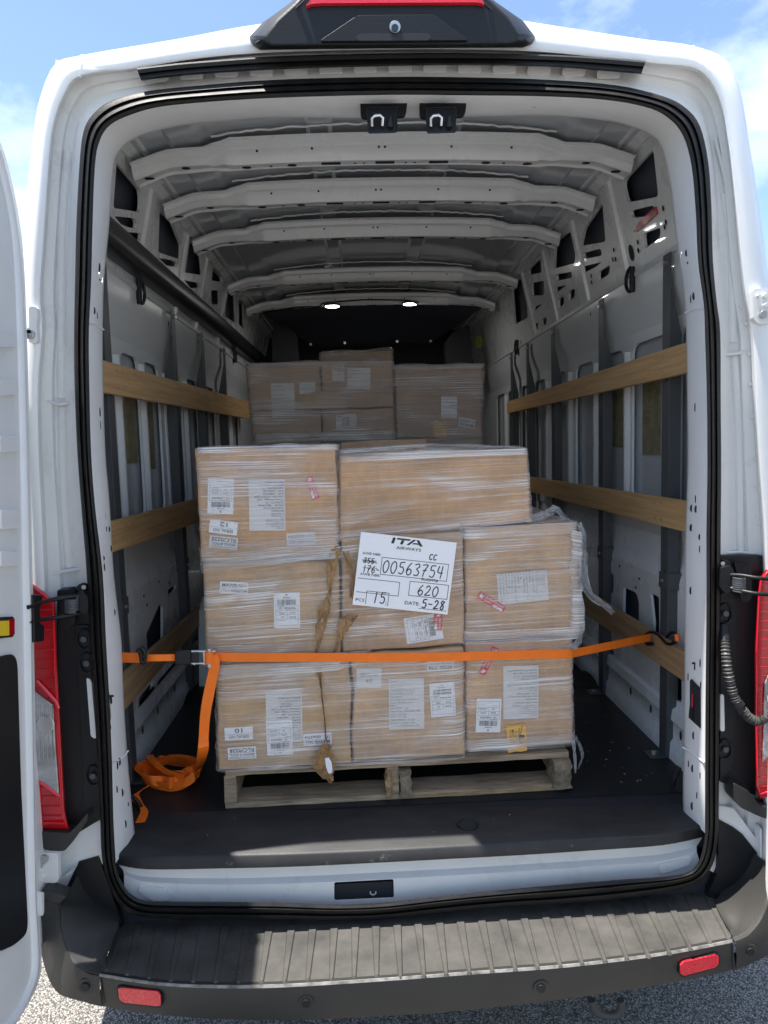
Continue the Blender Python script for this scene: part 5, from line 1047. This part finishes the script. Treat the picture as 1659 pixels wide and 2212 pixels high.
# ---- stretch film
def sleeve(mb, quad, off, back, seed=0, amp=.004, plane=onF, nb=None, nu=90, nv=34, top=True, rr=.03, uv0=0.):
    nb = nb or NB; q = [plane(x, y, off) for x, y in quad]
    W_ = ((q[1] - q[0]).length + (q[2] - q[3]).length) / 2; H_ = ((q[0] - q[3]).length + (q[1] - q[2]).length) / 2
    tot = back * 2 + W_; base = len(mb.v); rows = []
    def per(s):   # -> (u along front 0..1, depth back)
        if s < back - rr: return 0., back - s, -1.
        if s < back + rr:
            a = (s - (back - rr)) / (2 * rr) * math.pi / 2; return rr * (1 - math.cos(a)) / W_ if 0 else rr * (1 - math.cos(a)) / W_, rr * (1 - math.sin(a)), -math.cos(a)
        if s < back + W_ - rr: return (s - back) / W_, 0., 0.
        if s < back + W_ + rr:
            a = (s - (back + W_ - rr)) / (2 * rr) * math.pi / 2; return 1 - rr * (1 - math.sin(a)) / W_, rr * (1 - math.cos(a)), math.sin(a)
        return 1., s - back - W_, 1.
    ex = (q[1] - q[0]).normalized()
    ss = []
    for i in range(nu + 1): ss.append(tot * i / nu)
    for j in range(nv + 1):
        v = j / nv; row = []
        for s in ss:
            u, d, side = per(s); p = lerp(lerp(q[0], q[1], u), lerp(q[3], q[2], u), v) + nb * d
            f = noise.noise(V((s * 4 + seed, (1 - v) * H_ * 45, seed))) * amp + noise.noise(V((s * 16 + seed * 3, v * H_ * 16, seed))) * amp * .8
            row.append(p + ex * (side * .004) + (ex * side - nb * (1 - abs(side))) * f)
        rows.append(row)
    if top:
        cen_ = lerp(q[0], q[1], .5) + nb * (back * .5); extra_ = []
        for t in (.93, .6, .1):
            extra_.append([lerp(cen_, p, t) + V((0, 0, .006 + .01 * noise.noise(p * 9))) for p in rows[0]])
        rows = extra_[::-1] + rows
    mb.loft(rows)
    n = len(ss); vv = -len(rows) + nv + 1
    for j in range(len(rows)):
        for i in range(n):
            mb.uv[base + j * n + i] = (ss[i] + uv0, (nv - (j - (len(rows) - nv - 1))) / nv * H_ + seed)
    return mb
fm_ = MB()
sleeve(fm_, [(419,968),(727,962),(732,1208),(434,1218)], -.012, .62, 1, .0035)
sleeve(fm_, [(731,978),(1141,968),(1151,1126),(731,1170)], .012, .62, 2, .0035, rr=.02)
sleeve(fm_, [(436,1214),(1002,1150),(1004,1392),(444,1426)], -.012, .66, 3, .004, top=False)
sleeve(fm_, [(1000,1144),(1250,1130),(1257,1376),(1002,1394)], .002, .66, 4, .006)
sleeve(fm_, [(464,1438),(1004,1400),(1006,1640),(466,1670)], -.026, .66, 5, .004, top=False)
sleeve(fm_, [(1003,1392),(1240,1378),(1245,1612),(1005,1632)], -.004, .66, 6, .005, top=False)
# diagonal band across the tiers
sleeve(fm_, [(428,1185),(1000,1128),(1004,1165),(432,1240)], -.017, .4, 7, .006, nv=10, top=False)
sleeve(fm_, [(462,1424),(800,1405),(800,1425),(462,1462)], -.030, .4, 8, .005, nv=10, top=False)
fo = build(fm_, 'stretch_film', film, None, smooth=80, label='clear stretch film wound round the front stack of cartons', category='stretch film')
def tatter(pts, wpx, off, n=5, seed=0, m=filmc, name='loose_film', parent=None):
    mb = MB(); path = cr_spline([V2(p) for p in pts], 5); rows = []; base = len(mb.v)
    for i, p in enumerate(path):
        t = i / (len(path) - 1); w = wpx * (1 - .6 * t) * (.7 + .6 * noise.noise(V((i * .5, seed, 0))) + .3); row = []
        a = path[min(i + 1, len(path) - 1)] - path[max(i - 1, 0)]; a.normalize(); nn = V((-a.y, a.x, 0))
        for k in range(n):
            q = p + nn * (w * (k / (n - 1) - .5)); row.append(onF(q.x, q.y, off + .02 * noise.noise(V((k * 1.3, i * .9, seed)))))
        rows.append(row)
    mb.loft(rows)
    for j in range(len(rows)):
        for i in range(n): mb.uv[j * n + i] = (j * .02, i * .01 + seed)
    return build(mb, name, m, parent, smooth=60)
bandm = film_mat('film_sheen_band', .16, .75, (.95, .93, .92))  # whiter bands paint the film's sheen along its bunched edges
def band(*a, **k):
    b_ = MB(); sleeve(b_, *a, **k); build(b_, 'bunched_film_sheen', bandm, fo, smooth=80)
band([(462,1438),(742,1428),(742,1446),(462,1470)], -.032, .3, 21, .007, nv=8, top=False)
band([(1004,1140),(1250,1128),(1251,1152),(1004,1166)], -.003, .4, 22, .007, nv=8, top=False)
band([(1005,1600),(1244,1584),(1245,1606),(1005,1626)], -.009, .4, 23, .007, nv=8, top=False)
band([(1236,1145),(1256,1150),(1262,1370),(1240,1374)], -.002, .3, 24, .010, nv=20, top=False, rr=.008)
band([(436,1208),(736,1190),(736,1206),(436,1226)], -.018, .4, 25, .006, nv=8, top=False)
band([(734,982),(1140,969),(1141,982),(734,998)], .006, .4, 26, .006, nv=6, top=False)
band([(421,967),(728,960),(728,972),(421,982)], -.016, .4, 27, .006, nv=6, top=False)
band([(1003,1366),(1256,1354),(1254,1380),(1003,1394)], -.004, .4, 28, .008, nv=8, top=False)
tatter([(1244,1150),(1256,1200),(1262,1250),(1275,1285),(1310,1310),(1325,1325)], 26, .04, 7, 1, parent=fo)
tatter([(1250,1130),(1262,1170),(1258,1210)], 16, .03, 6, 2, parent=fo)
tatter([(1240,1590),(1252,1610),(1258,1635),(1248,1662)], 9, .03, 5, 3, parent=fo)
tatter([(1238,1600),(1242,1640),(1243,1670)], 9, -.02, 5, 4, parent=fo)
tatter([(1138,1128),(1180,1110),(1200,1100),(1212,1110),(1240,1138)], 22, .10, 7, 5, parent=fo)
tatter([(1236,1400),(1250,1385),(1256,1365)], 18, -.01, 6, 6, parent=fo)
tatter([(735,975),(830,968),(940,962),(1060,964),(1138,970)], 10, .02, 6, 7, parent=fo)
# ---- brown paper torn out between the cartons
def crumple(pts, widths, off, label, seed):
    mb = MB(); path = cr_spline([V2(p) for p in pts], 4); ws = cr_spline([V((w, 0, 0)) for w in widths], 4); rows = []
    for i, p in enumerate(path):
        row = []
        for k in range(7):
            f = k / 6 - .5; j = V((noise.noise(V((i * .9, k * 2.1, seed))), noise.noise(V((i * 1.1, k * 1.7, seed + 5))), 0)) * min(9., .4 * abs(ws[i].x))
            row.append(onF(p.x + f * ws[i].x + j.x, p.y + j.y + (2 if k % 2 else -1), off - .008 * abs(noise.noise(V((i * .8, k * 1.3, seed + 9)))) * 2))
        rows.append(row)
    mb.loft(rows); return build(mb, 'torn_kraft_paper', kraft, None, label=label, category='paper', group='torn brown paper poking through the film')
crumple([(728,1185),(715,1230),(712,1280),(700,1320),(690,1370),(684,1410)], [22,18,7,26,14,6], -.0112, 'crumpled brown paper strip along the left edge of the waybill sheet', 1)
crumple([(762,1330),(745,1345),(735,1375),(722,1412)], [26,30,12,5], -.013, 'crumpled brown paper clump below the waybill sheet left corner', 2)
crumple([(686,1440),(692,1470),(696,1510),(702,1560),(704,1600)], [16,6,3,3,4], -.0262, 'thin brown paper tear running down the serial 10 carton', 3)
crumple([(704,1605),(700,1630),(697,1655),(708,1680),(716,1690)], [12,34,46,26,4], -.040, 'folded brown paper flap hanging over the pallet front', 4)
crumple([(745,1190),(760,1240),(762,1290)], [16,7,16], -.013, 'narrow brown paper scrap at the left border of the white sheet', 5)
t = MB(); t.loft([[onF(x, y, -.046) for x, y in r] for r in ([(702,1638),(710,1636),(716,1646)], [(704,1655),(712,1660),(718,1660)], [(708,1668),(713,1674),(718,1668)])]); build(t, 'torn_white_paper', paper, None, smooth=60, label='small white paper scrap in the brown flap over the pallet', category='paper')
# ---- rear load
def onB(px, py, off=0.): return onY(px, py, 1.62 + off)
NY = V((0, 1, 0)); GB = 'cartons wrapped on the rear stack'
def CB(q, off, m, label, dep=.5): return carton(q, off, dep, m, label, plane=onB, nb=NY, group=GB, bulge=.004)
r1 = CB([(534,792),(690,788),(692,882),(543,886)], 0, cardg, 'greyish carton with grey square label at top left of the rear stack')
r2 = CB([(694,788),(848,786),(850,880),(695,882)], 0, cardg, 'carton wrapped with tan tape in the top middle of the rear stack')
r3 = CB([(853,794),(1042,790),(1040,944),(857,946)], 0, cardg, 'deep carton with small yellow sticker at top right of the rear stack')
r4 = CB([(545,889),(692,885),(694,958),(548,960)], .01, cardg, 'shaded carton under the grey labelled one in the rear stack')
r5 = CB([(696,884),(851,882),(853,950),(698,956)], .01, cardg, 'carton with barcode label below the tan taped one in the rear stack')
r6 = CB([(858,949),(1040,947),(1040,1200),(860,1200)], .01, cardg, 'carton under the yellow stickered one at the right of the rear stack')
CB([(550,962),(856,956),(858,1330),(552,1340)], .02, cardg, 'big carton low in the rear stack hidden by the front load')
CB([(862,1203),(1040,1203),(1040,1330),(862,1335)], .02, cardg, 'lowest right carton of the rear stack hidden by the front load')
r7 = CB([(693,764),(846,757),(846,790),(693,792)], .32, cardg, 'pale carton standing tallest at the back of the rear stack', .35)
CB([(615,781),(688,777),(688,800),(615,800)], .36, cardg, 'carton edge showing behind the top left of the rear stack', .3)
label_(r1, (612, 864), 50, 72, 2, lines(['Consignee', 'PO # 1518/1', 'Description', 'QUANTITY 100', 'N.W. 11.4 Kgs', 'CARTON NO'], -22, 28, 9, 4), m=paperg, plane=onB, nb=NY, name='contents_label', inkm=inkf)
label_(r1, (664, 838), 34, 26, 0, [], m=paperg, plane=onB, nb=NY, name='paper_label')
label_(r2, (705, 863), 130, 44, 0, [], m=mat('tan_paper_tape', (.50, .33, .14), .6), plane=onB, nb=NY, name='paper_tape', poly=[(-58,-20),(-52,2),(-38,12),(-20,20),(0,16),(28,8),(42,-18)])
label_(r2, (731, 804), 26, 36, 0, [('bar', -10, 2, 10, 12)], m=paperg, plane=onB, nb=NY, name='waybill_label', inkm=inkf)
label_(r2, (775, 818), 50, 46, 0, [], m=paperg, plane=onB, nb=NY, name='paper_label')
label_(r5, (748, 912), 44, 34, 2, [('bar', -8, -8, 8, 12), ('s', [(-18,12),(-12,12)], 2)], m=paperg, plane=onB, nb=NY, name='waybill_label', inkm=ink2, off=.01)
label_(r5, (735, 944), 90, 14, 0, [], m=paperg, plane=onB, nb=NY, name='paper_label', off=.01)
label_(r3, (951, 926), 27, 36, 0, [('s', [(-8,14),(0,17),(8,14)], 2)], m=yelst, plane=onB, nb=NY, name='yellow_sticker', inkm=ink2)
label_(r3, (1008, 914), 36, 20, 170, [('t', 'MAWB NO', 0, 1, 6, 'c', .02, 30), ('t', '176 - 00563754', 0, -7, 5, 'c', .01, 32)], m=paperg, plane=onB, nb=NY, name='waybill_number_label', inkm=ink2)
label_(r3, (970, 880), 34, 46, 0, [('s', [(-12,10),(12,10)], 1), ('s', [(-12,0),(12,0)], 1)], m=paper, plane=onB, nb=NY, name='paper_label', inkm=inkf)
fb = MB()
sleeve(fb, [(530,786),(850,780),(853,950),(545,958)], -.012, .5, 11, .004, plane=onB, nb=NY)
sleeve(fb, [(850,790),(1047,786),(1044,948),(852,950)], -.012, .5, 12, .005, plane=onB, nb=NY)
sleeve(fb, [(690,762),(849,752),(849,792),(690,794)], .30, .4, 13, .003, plane=onB, nb=NY, nv=12)
sleeve(fb, [(545,952),(1044,944),(1044,1330),(548,1340)], .0, .5, 14, .004, plane=onB, nb=NY, top=False)
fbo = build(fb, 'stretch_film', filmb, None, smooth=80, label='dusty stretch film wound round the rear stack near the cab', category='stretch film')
def bandb(*a, **k):
    b_ = MB(); sleeve(b_, *a, plane=onB, nb=NY, **k); build(b_, 'bunched_film_sheen', film_mat('rear_film_sheen_band', .30, .5, (.78, .72, .68)), fbo, smooth=80)  # brighter bands on the rear film edges, sheen put into the colour
bandb([(530,784),(850,779),(850,789),(531,794)], -.016, .4, 31, .006, nv=6, top=False)
bandb([(850,789),(1047,785),(1047,795),(850,800)], -.016, .4, 32, .006, nv=6, top=False)
bandb([(546,938),(852,930),(852,948),(547,956)], -.016, .4, 33, .006, nv=6, top=False)
tm_ = MB(); pth = [(846,752),(850,746),(849,742)]
# rear pallet, a plain copy of the front one set further in
def copy_tree(o, parent=None):
    c = o.copy(); COL.objects.link(c); c.parent = parent
    for ch in o.children: copy_tree(ch, c)
    return c
kids = list(pallet.children)
pc = pallet.copy(); COL.objects.link(pc); pc.location = PA + V((.02, 1.50, 0)); pc['label'] = 'second wooden pallet hidden under the rear stack of cartons'
for ch in kids:
    c = ch.copy(); COL.objects.link(c); c.parent = pc
# hi-vis cloth by the cab
t = MB(); t.loft([[onY(x, y, 3.4 + random.uniform(-.02, .02)) for x, y in r] for r in ([(1028,728),(1034,726),(1041,728)], [(1026,738),(1035,740),(1043,736)], [(1028,750),(1036,752),(1041,748)])]); build(t, 'safety_vest', hivis, None, smooth=60, label='small yellow green safety cloth hanging by the cab on the right', category='vest')
# ---- orange ratchet strap
strap = empty('ratchet_strap', tuple(onF(600, 1420, -.03)), label='orange ratchet strap pulled across the front of the wrapped stack', category='strap')
UPV = V((0, 0, 1))
FO = -.034
p1 = [onF(445,1419,FO), onF(466,1419,FO), onF(560,1420,FO), onF(700,1420,FO), onF(860,1420,FO-.001), onF(1000,1418,FO+.002), onF(1130,1414,FO+.004), onF(1225,1413,FO+.01), onF(1243,1410,FO+.03)]
hk = onX(1404, 1377, .85)
p1 = p1 + [lerp(p1[-1], hk, t) for t in (.33, .66, 1.)]
H_ = .026
t = MB(); t.ribbon(cr_spline(p1, 4), [UPV * H_] * (len(p1) * 4 - 3), .0022); build(t, 'webbing', orange, strap, smooth=40)
# left side: short webbing to the wall
lh = onX(264, 1422, -.84)
q = [lh, onX(300, 1421, -.81), onF(380, 1421, -.03)]; q = [onY(264,1420,.22), onY(302,1421,.22), onY(340,1421,.21), onF(382,1420,-.03)]
t = MB(); t.ribbon(cr_spline(q, 4), [UPV * H_ * (1.1 if i < 5 else .75) for i in range(13)], .0025); build(t, 'webbing', orange, strap, smooth=40)
# ratchet
t = MB(); t.hex8([onF(x, y, FO - .012) for x, y in ((378,1405),(414,1403),(414,1436),(378,1437))] + [onF(x, y, FO + .012) for x, y in ((378,1405),(414,1403),(414,1436),(378,1437))]); build(t, 'ratchet_grip', bplast, strap, bevel=.004)
t = MB(); t.hex8([onF(x, y, FO - .018) for x, y in ((413,1409),(430,1408),(430,1432),(413,1432))] + [onF(x, y, FO + .006) for x, y in ((413,1409),(430,1408),(430,1432),(413,1432))]); t2 = build(t, 'ratchet_spool', bplast, strap, bevel=.003)
for y in (1407, 1433):
    t = MB(); t.tube([onF(414, y, FO - .012), onF(466, y, FO - .012)], .004, 8); build(t, 'ratchet_bar', zinc, strap, smooth=60)
for x in (418, 440):
    t = MB(); t.box(onF(x, 1437, FO - .016), onF(x + 4, 1403, FO - .004)); build(t, 'ratchet_plate', zinc, strap)
t = MB(); t.tube([onF(452, 1400, FO - .012), onF(452, 1440, FO - .012)], .009, 10); build(t, 'ratchet_axle', zinc, strap, smooth=60)
t = MB(); t.tube([onF(452, 1407, FO - .012), onF(452, 1432, FO - .012)], .0135, 12); build(t, 'webbing_roll', orange, strap, smooth=60)
# hooks
t = MB(); t.tube(cr_spline([onX(x, y, .85) for x, y in [(1398,1392),(1410,1391),(1395,1388),(1392,1376),(1403,1366),(1420,1370),(1440,1390),(1456,1388),(1462,1374),(1452,1366),(1440,1376)]], 5), .0052, 8); build(t, 'steel_hook', bplast, strap, smooth=60)
t = MB(); t.tube([onX(1462, 1370, .848), onX(1464, 1385, .848)], .008, 8); build(t, 'hook_tip', orange, strap, smooth=60)
t = MB(); t.tube(cr_spline([onY(x, y, .20) for x, y in [(296,1402),(303,1410),(306,1428),(310,1432),(314,1418),(310,1404),(302,1398)]], 5), .0055, 8); build(t, 'steel_hook', bplast, strap, smooth=60)
# hanging tail, coil on the floor
def rib(pts, W_, name='loose_webbing', th=.0025, k=6):
    P3 = [p for p, w in pts]; t = MB(); path = cr_spline(P3, k); wv = cr_spline([w for p, w in pts], k)
    t.ribbon(path, [w.normalized() * W_ for w in wv], th); return build(t, name, orange, strap, smooth=40)
fl_ = lambda x, y, z=0.: onZ(x, y, ZF + .004 + z)
tail = [(onF(459,1416,FO-.014), V((1,0,.3))), (onF(463,1440,FO-.018), V((1,0,.15))), (onF(453,1490,FO-.02), V((1,.1,0))), (onF(444,1540,FO-.02), V((.8,.5,0))), (onF(440,1590,FO-.02), V((.7,.6,0))), (onF(438,1625,FO-.02), V((.9,.3,.1))),
        (fl_(428,1662,.03), V((.8,0,.6))), (fl_(408,1690,.016), V((.3,-.3,1))), (fl_(370,1701,.016), V((0,-.3,1))), (fl_(325,1692,.016), V((-.2,-.2,1))), (fl_(306,1674,.016), V((-.3,.3,1))), (fl_(318,1662,.016), V((0,.4,1))), (fl_(370,1676,.02), V((.1,-.2,1))), (fl_(408,1682,.02), V((.2,-.2,1))), (fl_(432,1668,.035), V((.3,0,1)))]
rib(tail, H_ * 1.2)
rc = random.Random(11); coil = []
for k in range(34):
    a = k * .42 + .3 * math.sin(k * .9); lp_ = int(a / (2 * math.pi)); rx = [66, 46, 56][lp_ % 3] + rc.uniform(-4, 4); ry = [24, 17, 12][lp_ % 3] + rc.uniform(-2, 2); cx = [366, 382, 352][lp_ % 3]; cy = [1666, 1656, 1664][lp_ % 3]
    coil.append((fl_(cx + rx * math.cos(a), cy + ry * math.sin(a), .014 + .010 * lp_ + .012 * abs(math.sin(a * .5 + lp_)) + .012 * abs(math.sin(k * 1.9))), V((.55 * math.cos(a + lp_), .5 * math.sin(a * 1.3), .75 + .25 * math.sin(a)))))
rib(coil, H_ * 1.3)
rib([(fl_(420,1650,.05), V((.1,-.3,1))), (fl_(385,1640,.045), V((.2,-.5,1))), (fl_(345,1648,.03), V((.3,.2,1))), (fl_(330,1664,.02), V((.1,.5,1))), (fl_(352,1684,.02), V((.2,.1,1))), (fl_(398,1690,.03), V((-.2,.3,1))), (fl_(420,1676,.05), V((-.2,0,1)))], H_ * 1.1)
rib([(fl_(398,1680,.05), V((.2,-.4,1))), (fl_(360,1668,.05), V((.4,-.4,.8))), (fl_(335,1648,.06), V((.8,-.2,.4))), (onZ(322,1632,ZF+.065), V((1,0,.2)))], H_)
rib([(fl_(330,1690,.012), V((.3,.9,.3))), (fl_(310,1704,.008), V((.5,.8,.1))), (fl_(292,1718,.005), V((.7,.7,.05))), (fl_(300,1735,.004), V((1,-.2,.0))), (fl_(312,1752,.004), V((1,-.3,0))), (fl_(303,1776,.004), V((1,.2,0)))], H_)

# ---- splinters and dust on the cargo floor
db = MB(); rd_ = random.Random(3)
for k in range(95):
    if k < 90: x, y, z0 = rd_.uniform(.48, .82), rd_.uniform(.3, 1.5), ZF
    elif k < 120: x, y, z0 = rd_.uniform(-.8, .8), rd_.uniform(.06, .22), ZF + .0045
    else: x, y, z0 = rd_.uniform(-.6, .8), rd_.uniform(.24, .34), ZF
    a = rd_.uniform(0, 3.14); l = rd_.uniform(.001, .007); w = rd_.uniform(.0006, .0016); c = V((x, y, z0 + .0015)); d = V((math.cos(a), math.sin(a), 0)) * l; n_ = V((-math.sin(a), math.cos(a), 0)) * w
    db.add([c - d, c + n_, c + d, c - n_, c + V((0, 0, .002))], [(0, 1, 4), (1, 2, 4), (2, 3, 4), (3, 0, 4)])
build(db, 'wood_splinters', mat('pale_splinter', (.42, .34, .24), .8), None, kind='stuff', label='tiny pale wood splinters scattered over the black floor', category='debris')
# worn front edge of the step
we = mat('worn_plastic_edge', (.30, .29, .275), .6, var=(70, .5, (.5, 1, 1), (.07, .067, .062)))
mb = MB(); mb.loft([[lerp(a, b, .982) + V((0, 0, .0018)) for a, b in zip(bl, Fe)], [lerp(a, b, .994) + V((0, 0, .0024)) for a, b in zip(bl, Fe)], [p + V((0, -.0015, -.003)) for p in Fe]]); build(mb, 'worn_edge', we, bst, smooth=60)
